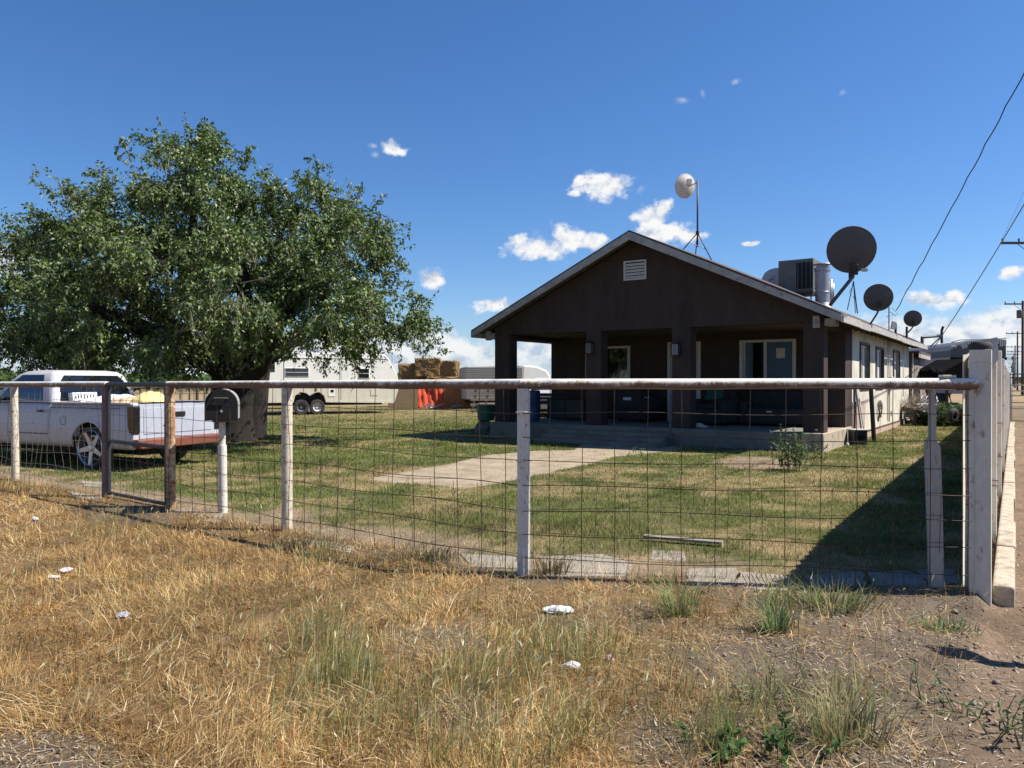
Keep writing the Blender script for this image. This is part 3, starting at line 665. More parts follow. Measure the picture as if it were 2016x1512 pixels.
# corrugated sheet between posts
cv=[];cf=[]; N=int(26.3/.05)
for i in range(N+1):
    yy=.12+i*.05; xo=-.165+.012*(1 if (i//2)%2 else -1)*(1)
    cv+= [(xo,yy,-.3),(xo,yy,1.70+.12*sstep(0,2.5,yy))]
for i in range(N): cf.append((2*i,2*i+2,2*i+3,2*i+1))
o=mesh_obj('sheet',cv,cf,M['panel_white'],sf); sd=o.modifiers.new('solid','SOLIDIFY'); sd.thickness=.006
MB().box(-.15,-.10,.14,26.3,1.60,1.66).build('top_rail',M['panel_white'],sf)
MB().prism([(-.145,1.44),(-.13,1.44),(-.125,1.70),(-.15,1.69)],.5,.15,'y').build('brace',M['wood_grey'],sf)
# torn plate on the second post
bp=[(-.13,1.9),(.0,1.93),(.01,1.72),(-.03,1.66),(-.05,1.60),(-.07,1.66),(-.09,1.6),(-.13,1.75)]
MB().prism(bp,.015,2.24,'y').build('torn_plate',M['trailer_grey'],sf)
for yy,z in ((2.3,.55),(2.3,.5),(5.7,.95),(5.7,.5),(9.1,1.1)):
    MB().tube([(-.15,yy-.012,z),(.008,yy-.012,z),(.008,yy+.08,z)],.006,6).build('wire_tie',M['wire_grey'],sf)
cp=MB().lathe([(.001,.075),(.055,.07),(.072,.045),(.074,.02),(.07,0),(.001,0)],20); o=cp.build('rubber_cap',M['tyre'],sf,smooth=True,auto=True); o.location=(-.068,.05,1.735); o.scale=(1,1,.75)
# kerb of pale blocks along the outside foot of the fence
kb=MB(); yy=-.22; k=0
yy=.12
while yy<27:
    ln=[1.6,1.45,2.0,1.7,2.3][k%5]; kb.box(.003,.142+.01*math.sin(k*2.3),yy,yy+ln-.02,-.45,.035+.008*math.sin(k*1.7)); yy+=ln; k+=1
kerb=kb.build('kerb',M['concrete_pale'],None,bevel=.02); kerb.location=(*SO,0); kerb.rotation_euler=(0,0,SRZ); tag(kerb,kind='structure')
# leaning wooden stake and bare pipe inside the corner
wx,wy=3.115,5.52
mb=MB(); mb.prism([(-.045,-.25),(.045,-.25),(.052,.6),(.05,1.02),(.02,1.08),(.028,1.30),(.016,1.45),(-.006,1.45),(-.02,1.1),(-.05,1.05),(-.045,.5)],.06,-.03,'y')
o=mb.build('wooden_post',M['wood_white'],None,bevel=.006); o.location=(wx,wy,0); o.rotation_euler=(0,R(-1.5),R(-10)); tag(o,'grey splintered wooden post standing inside the mesh near the corner','post')
o=MB().tube([(0,0,-.2),(0.006,0,.7),(0,0,1.44)],.020,12).build('thin_pipe_post',M['fence_cream'],None,smooth=True,auto=True); o.location=(3.335,5.50,0); tag(o,'thin white pipe with a rusty break beside the thick corner post','post')
MB().tube([(-.005,-.016,.62),(.012,-.024,.68),(-.01,-.022,.75),(.006,-.018,.83)],.014,8).build('rusty_break',M['fence_rust'],o)
MB().box(-.05,.05,-.03,.03,0,.02).build('cap_block',M['fence_cream'],None,bevel=.004); o=bpy.context.scene.collection.objects['cap_block']; o.location=(3.13,5.405,1.53); tag(o,'small white block lying on the rail beside the corner','block')
# a plain white post standing outside to the right of the view, whose shadow falls on the track
o=MB().box(-.09,.09,-.09,.09,-.3,1.42).box(-.11,.11,-.11,.11,1.42,1.48).build('gate_post',M['fence_white'],None,bevel=.01); o.location=(3.62,4.16,-.05); tag(o,'square white post on the bare earth outside the right edge','post')

# paving inside the fence
def slab(name,poly,z,mat,label,cat='slab',th=.05,group=None,rib=False):
    P=[G(*p) for p in poly]; cx=sum(p[0] for p in P)/len(P); cy=sum(p[1] for p in P)/len(P)
    rg=random.Random(int(cx*100)); Q=[]
    for i in range(len(P)):
        a=P[i]; b=P[(i+1)%len(P)]
        for t in (0,.3,.62): Q.append((a[0]+(b[0]-a[0])*t-cx+rg.uniform(-.018,.018),a[1]+(b[1]-a[1])*t-cy+rg.uniform(-.018,.018)))
    z=.010; mb=MB().prism(Q,.08,z-.08,'z'); o=mb.build(name,mat,None,bevel=.006); o.location=(cx,cy,0)
    tag(o,label,cat,group); return o
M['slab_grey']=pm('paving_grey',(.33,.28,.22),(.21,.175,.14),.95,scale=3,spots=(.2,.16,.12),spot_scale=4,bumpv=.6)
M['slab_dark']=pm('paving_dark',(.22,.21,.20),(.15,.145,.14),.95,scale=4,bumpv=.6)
slab('concrete_slab',[(1062,1098),(1190,1092),(1245,1112),(1232,1138),(1075,1136)],.035,M['slab_grey'],'pale broken concrete slab just right of the bend post')
slab('paving_stone',[(1284,1085),(1352,1089),(1350,1106),(1276,1103)],.035,M['slab_grey'],'small pale paving stone just behind the lying plank','paving stone')
slab('paving_stone',[(1355,1122),(1445,1119),(1462,1138),(1440,1158),(1350,1150)],.03,M['slab_grey'],'grey paving stone left of the ribbed paver','paving stone')
sl_=slab('ribbed_paver',[(1452,1128),(1545,1134),(1568,1150),(1550,1166),(1448,1158)],.03,M['slab_grey'],'ribbed concrete paver at the edge of the fence shadow','paving stone')
rb=MB()
c0=Vector(G(1500,1146)+(0,))
for k in range(11):
    a=Vector(G(1462+k*9,1133)+(.011,))-c0; b=Vector(G(1476+k*9,1161)+(.011,))-c0; rb.tube([a,b],.004,5)
rb.build('rib',M['slab_grey'],sl_).location=c0-Vector((sl_.location.x,sl_.location.y,0))
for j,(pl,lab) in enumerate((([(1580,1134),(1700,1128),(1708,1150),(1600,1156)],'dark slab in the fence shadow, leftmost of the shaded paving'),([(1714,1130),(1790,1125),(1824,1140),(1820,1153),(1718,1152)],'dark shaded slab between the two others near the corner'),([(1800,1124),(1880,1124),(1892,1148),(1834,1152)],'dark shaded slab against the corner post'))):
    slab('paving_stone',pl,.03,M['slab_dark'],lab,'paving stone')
for j,(pl,lab) in enumerate((([(905,1092),(1015,1098),(1022,1122),(925,1118)],'pale slab under the wire left of the bend post'),([(160,948),(210,950),(205,960),(165,958)],'whitish slab beside the foot of the leftmost cream post'),([(330,1000),(440,1012),(436,1030),(350,1022)],'pale slab at the foot of the mailbox post'),([(130,968),(200,978),(196,990),(150,980)],'pale slab left of the gate'),([(600,1062),(700,1076),(690,1090),(610,1076)],'pale slab between the cream post and the bend post'))):
    slab('paving_stone',pl,.025,M['slab_grey'],lab,'paving stone')
pk=MB().box(-.36,.36,-.035,.035,0,.025).build('plank',M['slab_grey'],None,bevel=.004); c=G(1344,1071); pk.location=(*c,.03); pk.rotation_euler=(0,R(1),R(-19)); tag(pk,'short whitish wooden plank lying on the lawn','plank')

# litter
def crumple(name,px,py,sx,sy,sz,mat,label,cat='litter',seed=0):
    bm=bmesh.new(); bmesh.ops.create_icosphere(bm,subdivisions=3,radius=1)
    rr=np.random.default_rng(seed)
    for v in bm.verts:
        k=.62+.75*float(fbm(v.co.x*2.3+seed,v.co.y*2.3+v.co.z*3,1,4,seed)); v.co*=k; v.co.z=max(v.co.z,-.25)
        v.co=Vector((v.co.x*sx,v.co.y*sy,v.co.z*sz*.8))
    me=bpy.data.meshes.new(name); bm.to_mesh(me); bm.free(); me.materials.append(mat)
    o=bpy.data.objects.new(name,me); COL.objects.link(o); c=G(px,py); o.location=(*c,float(height(*c))+sz*.2+.012); o.rotation_euler=(0,0,seed); tag(o,label,cat); return o
M['foil']=pm('foil_blue_white',(.62,.66,.78),(.35,.38,.5),.3,metal=.3,scale=30,bumpv=.5)
crumple('plastic_bag',1102,1206,.095,.05,.032,M['paper'],'crumpled clear white plastic bag in the grass below the wire','litter',3)
crumple('paper_scrap',130,1126,.06,.045,.016,M['paper'],'white paper scrap with a torn end, in the straw at far left','litter',5)
crumple('paper_scrap',104,1137,.055,.03,.012,M['paper'],'flat white scrap touching the torn paper at far left','litter',6)
crumple('foil_wrapper',241,1219,.04,.04,.022,M['foil'],'silvery blue wrapper lying in the straw','litter',8)
crumple('paper_scrap',68,1027,.045,.03,.03,M['paper'],'small white scrap near the rail shadow at far left','litter',9)
crumple('plastic_wrapper',1124,1316,.014,.05,.035,M['paper'],'narrow white wrapper standing in the grass','litter',11)
M['wrap_red']=pm('red_white_wrapper',(.62,.6,.62),(.42,.12,.16),.5,scale=40,bumpv=.2)
crumple('snack_wrapper',1201,1306,.025,.02,.035,M['wrap_red'],'small red and white wrapper among the stems','litter',12)

# ================================================================== HOUSE
hs=empty('house',(*P0,0),HOUSE_RZ,'single storey dark brown gabled house with a deep porch and whitewashed side wall','house')
W=8.66; CX=-W/2; SLP=.467; OV=.45; ZE=2.93
def zroof(x): return ZE+SLP*((W/2+OV)-abs(x-CX))
# porch slab, steps
MB().box(-W-.02,-.42,-.22,3.0,-.2,.40).build('porch_slab',M['concrete_old'],hs,bevel=.02); MB().box(-.418,.04,-.215,3.0,-.2,.403).build('slab_end',M['concrete_pale'],hs,bevel=.02)  # pale end block, darker front: sun and shade partly put into the colours
st=MB(); 
for i,(z1,yo) in enumerate(((.29,.34),(.19,.68),(.09,1.02))): st.box(-6.6,-3.3,-.215-yo,-.215-yo+.36,-.2,z1)
st.build('steps',M['concrete_old'],hs,bevel=.015)
cols=[(-.43,-.002),(-3.44,-2.98),(-5.78,-5.35),(-8.66,-8.17)]
for a,b in cols: MB().box(a,b,0,.40,.40,2.80).build('porch_column',M['stucco_brown'],hs,bevel=.012)
# front gable wall and beam: flat bottom 2.80
g=.24
gp_=[(-W,2.80),(0,2.80),(0,zroof(0)-.14),(CX,zroof(CX)-.14),(-W,zroof(-W)-.14)]
gw=MB().prism(gp_,.38,.01,'y').build('gable_wall',M['stucco_brown'],hs)
# side beams over the open ends of the porch
MB().box(-W+.003,-W+.3,.395,3.03,2.72,2.93).build('porch_beam',M['stucco_brown'],hs)
MB().box(-.30,-.003,.395,3.03,2.70,2.93).build('porch_beam',M['stucco_brown'],hs)
cb=MB()
cb.box(-W+.30,-.30,.395,3.035,2.84,2.90); cb.build('porch_ceiling',M['soffit'],hs)
MB().box(-.42,-.004,2.36,3.03,.40,2.70).build('wall_pier',M['stucco_brown'],hs)
# back wall of the porch with real openings: door and two windows
ops=[(-2.74,-1.32,1.35,2.615),(-4.80,-3.83,.402,2.62),(-7.42,-5.98,1.35,2.56)]
def wall_open(mb,x0,x1,y0,y1,z0,z1,ops):
    xs=sorted({x0,x1,*[o[0] for o in ops],*[o[1] for o in ops]})
    for a,b in zip(xs,xs[1:]):
        cut=[o for o in ops if o[0]<=a+1e-6 and o[1]>=b-1e-6]
        if not cut: mb.box(a,b,y0,y1,z0,z1)
        else:
            o=cut[0]
            if o[2]>z0+.01: mb.box(a,b,y0,y1,z0,o[2])
            if o[3]<z1-.01: mb.box(a,b,y0,y1,o[3],z1)
bw=MB(); wall_open(bw,-W,-.22,3.04,3.22,-.1,2.90,ops); bw.build('front_wall',M['stucco_brown'],hs)
def window(parent,name,x0,x1,z0,z1,y,mull,fm,gm,out=.02,fw=.07,curtain=None):
    f=MB().box(x0-.02,x0+fw,y-out,y+.06,z0,z1).box(x1-fw,x1+.02,y-out,y+.06,z0,z1).box(x0+fw,x1-fw,y-out,y+.06,z1-fw,z1).box(x0+fw,x1-fw,y-out,y+.06,z0,z0+fw)
    xm=x0+(x1-x0)*mull; f.box(xm-.03,xm+.03,y-out+.004,y+.05,z0+fw,z1-fw)
    w=f.build(name,fm,parent,bevel=.004)
    MB().box(x0+fw-.01,xm-.02,y+.02,y+.03,z0+fw-.01,z1-fw+.01).build('pane',gm[0],w)
    MB().box(xm+.02,x1-fw+.01,y+.012,y+.022,z0+fw-.01,z1-fw+.01).build('pane',gm[1],w)
    return w
w1=window(hs,'window',-2.74,-1.32,1.35,2.615,3.03,.47,M['white_trim'],(M['glass'],M['glass_blue2']))
MB().box(-1.80,-1.58,3.030,3.036,2.12,2.38).build('notice',M['dish_pale'],w1)
MB().box(-2.62,-2.42,3.02,3.04,1.43,2.53).build('curtain',M['glass_blue'],w1)
w2=window(hs,'window',-7.42,-5.98,1.35,2.56,3.03,.42,M['white_trim'],(M['glass'],M['glass']))
dr=MB().box(-4.80,-4.72,3.0,3.12,.402,2.62).box(-3.91,-3.83,3.0,3.12,.402,2.62).box(-4.72,-3.91,3.0,3.12,2.54,2.62).build('door_frame',M['white_trim'],hs)
dd=MB().box(-4.72,-3.91,3.05,3.09,.42,2.54)
for z0,z1 in ((.55,1.2),(1.35,2.4)):
    for x0,x1 in ((-4.62,-4.37),(-4.26,-4.01)): dd.box(x0,x1,3.042,3.052,z0,z1)
dd=dd.build('door',M['door_white'],hs,bevel=.004)
MB().lathe([(.001,.05),(.028,.045),(.03,.02),(.012,.012),(.012,0)],16,Matrix.Translation((-4.64,3.05,1.38))@Matrix.Rotation(PI/2,4,'X')).build('handle',M['steel'],dd,smooth=True)
# side wall, white stucco, three windows; wall along y at x=0
def wall_open_y(mb,x0,x1,y0,y1,z0,z1,ops):
    ys=sorted({y0,y1,*[o[0] for o in ops],*[o[1] for o in ops]})
    for a,b in zip(ys,ys[1:]):
        cut=[o for o in ops if o[0]<=a+1e-6 and o[1]>=b-1e-6]
        if not cut: mb.box(x0,x1,a,b,z0,z1)
        else: mb.box(x0,x1,a,b,z0,cut[0][2]); mb.box(x0,x1,a,b,cut[0][3],z1)
so_=[(4.3,5.63,1.36,2.49),(6.85,8.18,1.36,2.47),(10.35,11.8,1.36,2.50)]
sw=MB(); wall_open_y(sw,-.20,0,3.225,14.5,.17,2.92,so_); sw.build('side_wall',M['stucco_white'],hs)
MB().box(-.22,-.001,3.04,3.222,-.1,2.91).build('corner_pier',M['stucco_brown'],hs)
MB().box(-.2,.012,3.23,5.0,.17,1.0).build('washed_patch',M['stucco_pink'],hs)
MB().box(-.2,.03,3.23,14.5,-.2,.155).build('foundation',M['stucco_pink'],hs,bevel=.01)
MB().box(-.19,.045,3.235,14.5,.157,.185).build('sill_board',M['dark_trim'],hs)
for (a,b,z0,z1) in so_:
    f=MB()
    f.box(-.06,.035,a-.07,a,z0-.05,z1+.07).box(-.06,.035,b,b+.07,z0-.05,z1+.07).box(-.06,.035,a,b,z1,z1+.07).box(-.06,.05,a,b,z0-.05,z0)
    wd=f.build('window',M['dark_trim'],hs,bevel=.004)
    s=MB(); m_=(a+b)/2
    for (p,q_) in ((a,m_-.02),(m_+.02,b)):
        s.box(-.09,-.055,p,p+.05,z0,z1).box(-.09,-.055,q_-.05,q_,z0,z1).box(-.09,-.055,p+.05,q_-.05,z0,z0+.05).box(-.09,-.055,p+.05,q_-.05,z1-.05,z1)
    s.box(-.10,-.05,m_-.02,m_+.02,z0,z1)
    s.build('sash',M['white_trim'],wd); MB().box(-.082,-.074,a+.02,b-.02,z0+.02,z1-.02).build('pane',M['glass'],wd); MB().box(-.073,-.066,a+.10,m_-.10,z0+.05,z1-.05).box(-.073,-.066,m_+.2,m_+.42,z0+.05,z1-.05).build('curtain',M['white_trim'],wd)
# far and left walls close the body
MB().box(-W,-W+.2,3.225,14.5,-.1,2.92).build('left_wall',M['stucco_white'],hs)
MB().box(-W+.2,-.2,14.3,14.5,-.1,2.92).build('rear_wall',M['stucco_white'],hs)
gp2=[(-W,2.93),(0,2.93),(0,zroof(0)-.14),(CX,zroof(CX)-.14),(-W,zroof(-W)-.14)]
MB().prism(gp2,.2,14.3,'y').build('rear_gable',M['stucco_white'],hs)
MB().box(-W+.21,-.21,3.23,14.29,-.1,.3).build('floor',M['soffit'],hs)
# roof: two slopes with a slight sag, shingle edge
def slope(side,name,t0,t1,mat,inset=0,y0=-.5,y1=16.0,z_off=0):
    v=[];f=[]; ny=40; nx=10
    for j in range(ny+1):
        y=y0+(y1-y0)*j/ny
        for i in range(nx+1):
            d=(W/2+OV-inset)*i/nx; x=CX+side*d; sag=-.05*math.sin(PI*j/ny)*math.sin(PI*i/nx)
            if side>0 and i==nx: sag+=-.03*math.sin(PI*j/ny*2+.5)
            if side>0: sag+=.05*math.sin(PI*i/nx)*(1 if 0<j<ny else .3)*(.6+.5*math.sin(j*.8))
            v.append((x,y,ZE+SLP*(W/2+OV-d)+sag+t1+z_off))
    n=len(v); v+= [(a,b,c-(t1-t0)) for a,b,c in v]
    q=lambda j,i:j*(nx+1)+i
    for j in range(ny):
        for i in range(nx):
            f.append((q(j,i),q(j,i+1),q(j+1,i+1),q(j+1,i))); f.append((n+q(j,i),n+q(j+1,i),n+q(j+1,i+1),n+q(j,i+1)))
    for j in range(ny):
        for i in (0,nx): f.append((q(j,i),q(j+1,i),n+q(j+1,i),n+q(j,i)))
    for i in range(nx):
        for j in (0,ny): f.append((q(j,i),q(j,i+1),n+q(j,i+1),n+q(j,i)))
    mb=MB(); mb.add(v,f); return mb.build(name,mat,hs)
for s in (1,-1):
    r=slope(s,'roof',-.035,.0,M['shingle'],z_off=0); 
    slope(s,'roof_deck',-.075,-.04,M['soffit'],inset=.03,y0=-.465,y1=15.97)
# barge boards (front rake) and eave boards
for s in (1,-1):
    o=CX+s*(W/2+OV); th=.19
    poly=[(CX,zroof(CX)-.04),(o,ZE-.04),(o,ZE-.04-.155),(CX,zroof(CX)-.04-th)]
    MB().prism(poly,.045,-.51,'y').build('barge_board',M['fascia'],hs,bevel=.006)
eb=MB(); y=-.46
for k,ln in enumerate((2.0,1.35,2.6,3.2,3.1,3.0,1.2)):
    dz=-.012*math.sin(k*1.9); eb.box(CX+W/2+OV-.012,CX+W/2+OV+.028,y,y+ln-.012,ZE-.20+dz,ZE-.038+dz-.004*(k%2)); y+=ln
eb.build('eave_board',M['fascia'],hs,bevel=.005)
MB().box(CX-W/2-OV-.028,CX-W/2-OV+.012,-.46,15.97,ZE-.20,ZE-.04).build('eave_board',M['fascia'],hs,bevel=.005)
for k in range(20): MB().box(-.002,OV-.015,.45+k*.78,.5+k*.78,ZE-.14,ZE-.06).build('rafter_tail',M['soffit'],hs)
# lookout blocks at both lower corners of the gable
for (xa,xb,xc) in ((-W-.30,-W,-W-.34),(.02,.24,-.16)):
    lb=MB().box(xa,xb,-.05,.30,2.70,2.86); lb.build('eave_return',M['fascia'],hs,bevel=.006)
for xx in (-W-.17,-.14): MB().box(xx-.07,xx+.07,-.10,-.001,2.66,2.92).box(xx-.02,xx+.02,-.115,-.1,2.66,2.92).build('lookout_block',M['fascia'],hs,bevel=.008)
# gable vent
vt=MB(); vx0,vx1,vz0,vz1=-4.70,-4.10,4.02,4.50
vt.box(vx0,vx0+.035,-.03,.02,vz0,vz1).box(vx1-.035,vx1,-.03,.02,vz0,vz1).box(vx0+.035,vx1-.035,-.03,.02,vz1-.035,vz1).box(vx0+.035,vx1-.035,-.03,.02,vz0,vz0+.035)
vo=vt.build('gable_vent',M['white_trim'],hs)
sl2=MB()
for k in range(5):
    z=vz0+.075+k*.078; sl2.add([(vx0+.03,-.022,z-.028),(vx1-.03,-.022,z-.028),(vx1-.03,.004,z+.028),(vx0+.03,.004,z+.028),(vx0+.03,-.015,z-.034),(vx1-.03,-.015,z-.034),(vx1-.03,.008,z+.022),(vx0+.03,.008,z+.022)],[(0,1,2,3),(7,6,5,4),(0,4,5,1),(3,2,6,7)])
sl2.build('louvre',M['white_trim'],vo); MB().box(vx0+.03,vx1-.03,.004,.009,vz0+.03,vz1-.03).build('vent_backing',M['black'],vo)
# lanterns on the two middle columns
def lantern(x,z,label):
    g_=empty('wall_lantern',(0,0,0)); w=HL(x,0); g_.location=(*w,z); g_.rotation_euler=(0,0,HOUSE_RZ); tag(g_,label,'lantern','porch lanterns')
    b=MB().box(-.05,.05,-.02,0,-.10,.14).box(-.09,.09,-.18,-.02,.13,.15).box(-.07,.07,-.16,-.04,.15,.175).box(-.09,.09,-.18,-.02,-.15,-.13)
    for sx in (-.083,.083):
        for yy in (-.174,-.03): b.box(sx-.008,sx+.008,yy-.007,yy+.007,-.13,.13)
    b.box(-.03,-.02,-.177,-.171,-.13,.13).box(.02,.03,-.177,-.171,-.13,.13)
    b.build('lantern_frame',M['black'],g_,bevel=.003); MB().box(-.075,.075,-.168,-.035,-.128,.128).build('glass',M['lamp_glass'],g_)
lantern(-5.62,2.36,'black square lantern on the second porch column from the left'); lantern(-3.30,2.27,'black square lantern on the porch column behind the handrail post')
# handrail post at the steps
o=MB().tube([(0,0,-.1),(0,0,1.22)],.025,10).build('handrail_post',M['dish_grey'],None,smooth=True,auto=True); o.location=(*HL(-3.22,-.62),0); tag(o,'thin grey metal pole standing beside the porch steps','post')
# slatted addition at the far end
ad=empty('lean_to_shed',(*HL(0,14.52),0),HOUSE_RZ,'grey weathered board shed joined to the far end of the white wall','shed')
rng=random.Random(3); bl=MB(); y=0
while y<5.6:
    wdt=rng.uniform(.13,.24); bl.box(-.05+rng.uniform(-.02,.02),-.02+rng.uniform(0,.02),y,y+wdt-.012,-.1,2.55+rng.uniform(-.08,.08)); y+=wdt
bl.build('board_wall',M['wood_grey'],ad)
fb=MB(); x=-2.5
MB().box(-3.0,-.06,.05,5.6,-.1,2.5).build('shed_body',M['tarp_black'],ad)
MB().box(-3.0,.10,-.001,.05,.0,2.6).build('dark_post',M['dark_trim'],ad)
MB().box(-3.1,.2,1.45,5.8,2.62,2.70).build('shed_roof',M['shingle'],ad)
MB().box(.15,.19,1.45,5.8,2.45,2.615).build('shed_eave',M['fascia'],ad)

# things on the side wall
def hthing(name,x,y,z,label,cat,group=None): 
    e=empty(name,(*HL(x,y),z),HOUSE_RZ,label,cat,group); return e
cab=MB()
for k in range(9):
    r=.22+.03*math.sin(k*2.1); cx=.03*math.sin(k*3.7); cz=.03*math.cos(k*2.9)
    cab.tube([(.03+.006*k+.01*math.sin(a*3+k),cx+r*math.cos(a),cz+r*1.0*math.sin(a)) for a in np.linspace(0,2*PI,22)],.006,5,False)
cab.tube([(.05,.1,-.2),(.06,-.1,-.5),(.09,-.2,-.62)],.006,5)
o=cab.build('cable_coil',M['cable'],None,smooth=True); o.location=(*HL(0,7.3),.70); o.rotation_euler=(0,0,HOUSE_RZ); tag(o,'black cable coiled and hung on the white side wall','cable')
for yy,z0,z1,r in ((8.9,.3,2.8,.014),(9.25,.25,2.85,.02),(9.6,1.2,2.8,.012),(12.6,1.0,2.8,.012)): MB().tube([(.035,yy,z0),(.035,yy,z1)],r,8).build('conduit',M['white_trim'],hs,smooth=True)
eb_=hthing('meter_box',0,9.35,1.25,'pale grey electric meter box on the conduits of the side wall','meter')
MB().box(.0,.12,-.18,.18,0,.42).box(.0,.15,.22,.42,.02,.3).build('box_body',M['dish_pale'],eb_,bevel=.01)
MB().lathe([(.001,.06),(.07,.05),(.08,0)],16,Matrix.Translation((.12,0,.28))@Matrix.Rotation(PI/2,4,'Y')).build('dial',M['lamp_glass'],eb_,smooth=True)
for (yy,z) in ((7.35,.42),(9.9,.48),(12.9,.5)): MB().box(-.002,.015,yy-.07,yy+.07,z-.08,z+.08).build('wall_vent',M['dark_trim'],hs)
# white boards leaning by the corner, small heater cabinet on the ground, block
o=MB().box(-.02,.02,-.16,.16,0,1.50).build('leaning_board',M['wood_white'],None,bevel=.004); o.location=(*HL(.22,3.55),0); o.rotation_euler=(0,R(-7),HOUSE_RZ); tag(o,'tall whitish board leaning on the corner of the white wall','board')
o=MB().box(-.03,.03,-.045,.045,0,1.42).build('tall_plank',M['black'],None,bevel=.004); o.location=(*HL(.42,3.75),0); o.rotation_euler=(0,R(-5),HOUSE_RZ+R(60)); tag(o,'narrow black plank standing beside the leaning whitish board','plank')
hc=hthing('heater_cabinet',.30,2.3,0,'small grey box with a dark screen front standing by the slab end','appliance')
hc.rotation_euler=(0,0,HOUSE_RZ+R(35))
MB().box(-.16,.16,-.12,.2,0,.36).build('case',M['dish_grey'],hc,bevel=.01); MB().box(-.13,.13,-.128,-.119,.10,.33).build('dark_front',M['glass'],hc); MB().box(-.19,.19,-.15,.23,.361,.378).build('lid',M['dish_pale'],hc)
o=MB().tube([(0,0,0),(0,0,.09),(0,0,.12)],[.035,.035,.012],12).build('plastic_bottle',M['dish_pale'],None,smooth=True); o.location=(*HL(.22,1.4),0); tag(o,'small pale bottle on the grass by the slab end','bottle')

# porch furniture, nearly lost in the shade
def armchair(x,y,rz,label):
    c=empty('armchair',(*HL(x,y),.401),HOUSE_RZ+rz,label,'armchair')
    MB().box(-.40,.40,-.40,.40,.06,.42).build('base',M['dark_fabric'],c,bevel=.05); MB().box(-.28,.28,-.42,.22,.42,.54).build('seat',M['dark_fabric'],c,bevel=.05)
    for s in (-1,1): MB().box(s*.42-.11,s*.42+.11,-.40,.38,.06,.66).build('armrest',M['dark_fabric'],c,bevel=.06)
    MB().box(-.40,.40,.20,.44,.30,1.02).build('backrest',M['dark_fabric'],c,bevel=.08); 
    MB().box(-.36,-.30,-.36,-.3,0,.06).box(.30,.36,-.36,-.3,0,.06).box(-.36,-.3,.3,.36,0,.06).box(.3,.36,.3,.36,0,.06).build('foot',M['black'],c); return c
c1=armchair(-5.35,2.2,R(170),'dark armchair with a white tag left of the door on the porch'); MB().box(-.10,.16,-.45-.0,-.44,.60,.68).box(-.10,.16,.445,.452,.60,.68).build('paper_tag',M['paper'],c1)
c2=armchair(-3.05,1.9,R(-12),'dark armchair draped with a green cloth right of the door')
o=MB().prism([(-.2,-.3),(.28,-.26),(.24,.05),(-.1,.08)],.02,0,'y').build('draped_cloth',M['green_fabric'],None,bevel=.008); o.location=(*HL(-2.95,1.46),1.34); o.rotation_euler=(R(-8),0,HOUSE_RZ); tag(o,'green cloth thrown over the armchair right of the door','cloth')
sf_=empty('sofa',(*HL(-1.4,2.35),.401),HOUSE_RZ,'long dark sofa under the right porch window','sofa')
MB().box(-.95,.85,-.40,.30,.05,.44).build('seat',M['dark_fabric'],sf_,bevel=.05); MB().box(-.95,.85,.22,.42,.3,.88).build('backrest',M['dark_fabric'],sf_,bevel=.06)
for s in (-1.05,.75): MB().box(s,s+.2,-.40,.38,.05,.62).build('armrest',M['dark_fabric'],sf_,bevel=.05)
MB().box(-.35,-.22,-.408,-.4,.34,.38).build('label_patch',M['dish_pale'],sf_)
cb_=hthing('low_cabinet',-7.2,1.8,.401,'low black cabinet behind the second porch column','cabinet')
MB().box(-.7,.55,-.25,.3,.04,.62).build('case',M['black'],cb_,bevel=.01); MB().box(-.66,-.09,-.262,-.251,.08,.58).build('door',M['black_metal'],cb_); MB().box(-.06,.51,-.262,-.251,.08,.58).build('door',M['black_metal'],cb_)
o=MB().prism([(-.14,0),(.14,0),(.15,.03),(.05,.06),(0,.10),(-.12,.11),(-.14,.07)],.10,-.05,'y').build('shoe',M['dish_pale'],None,bevel=.015); o.location=(*HL(-2.9,.55),.40); o.rotation_euler=(0,0,HOUSE_RZ+.3); tag(o,'pale shoe on the porch edge beside the column','shoe')
o=MB().lathe([(.001,.86),(.26,.86),(.29,.83),(.30,.45),(.29,.42),(.30,.4),(.29,.02),(.27,0),(.001,0)],28).build('plastic_barrel',M['barrel_blue'],None,smooth=True,auto=True); o.location=(*HL(-8.1,.95),.402); tag(o,'dark blue plastic barrel behind the leftmost porch column','barrel')
# green tub on its stone stand beside the left column
o=MB().lathe([(.001,0),(.23,0),(.25,.02),(.29,.42),(.31,.42),(.31,.46),(.285,.46),(.27,.42),(.24,.05),(.001,.05)],32).build('plastic_tub',M['bin_green'],None,smooth=True,auto=True)
tx,ty=at(957,800,22.3).x,22.3; o.location=(tx,ty,.36); tag(o,'green plastic tub on a dark stone block by the left column','tub')
o=crumple('stone_block',957,850,.36,.30,.30,M['concrete_old'],'dark stone block under the green tub','stone',21); o.location=(tx,ty,.06); o.scale=(1,1,1.25)
mw=MB(); mw.tube([HL(-8.2,1.0)+(2.8,),HL(-7.9,1.3)+(2.62,),HL(-7.6,1.6)+(2.7,),HL(-7.4,1.8)+(2.84,)],.006,5); mw.tube([HL(-7.45,1.8)+(2.84,),HL(-7.5,1.8)+(2.45,),HL(-7.35,1.8)+(2.42,),HL(-7.38,1.8)+(2.83,)],.006,5)
o=mw.build('hanging_wire',M['cable'],None); tag(o,'loose thin wire dangling from the porch ceiling at left','wire')
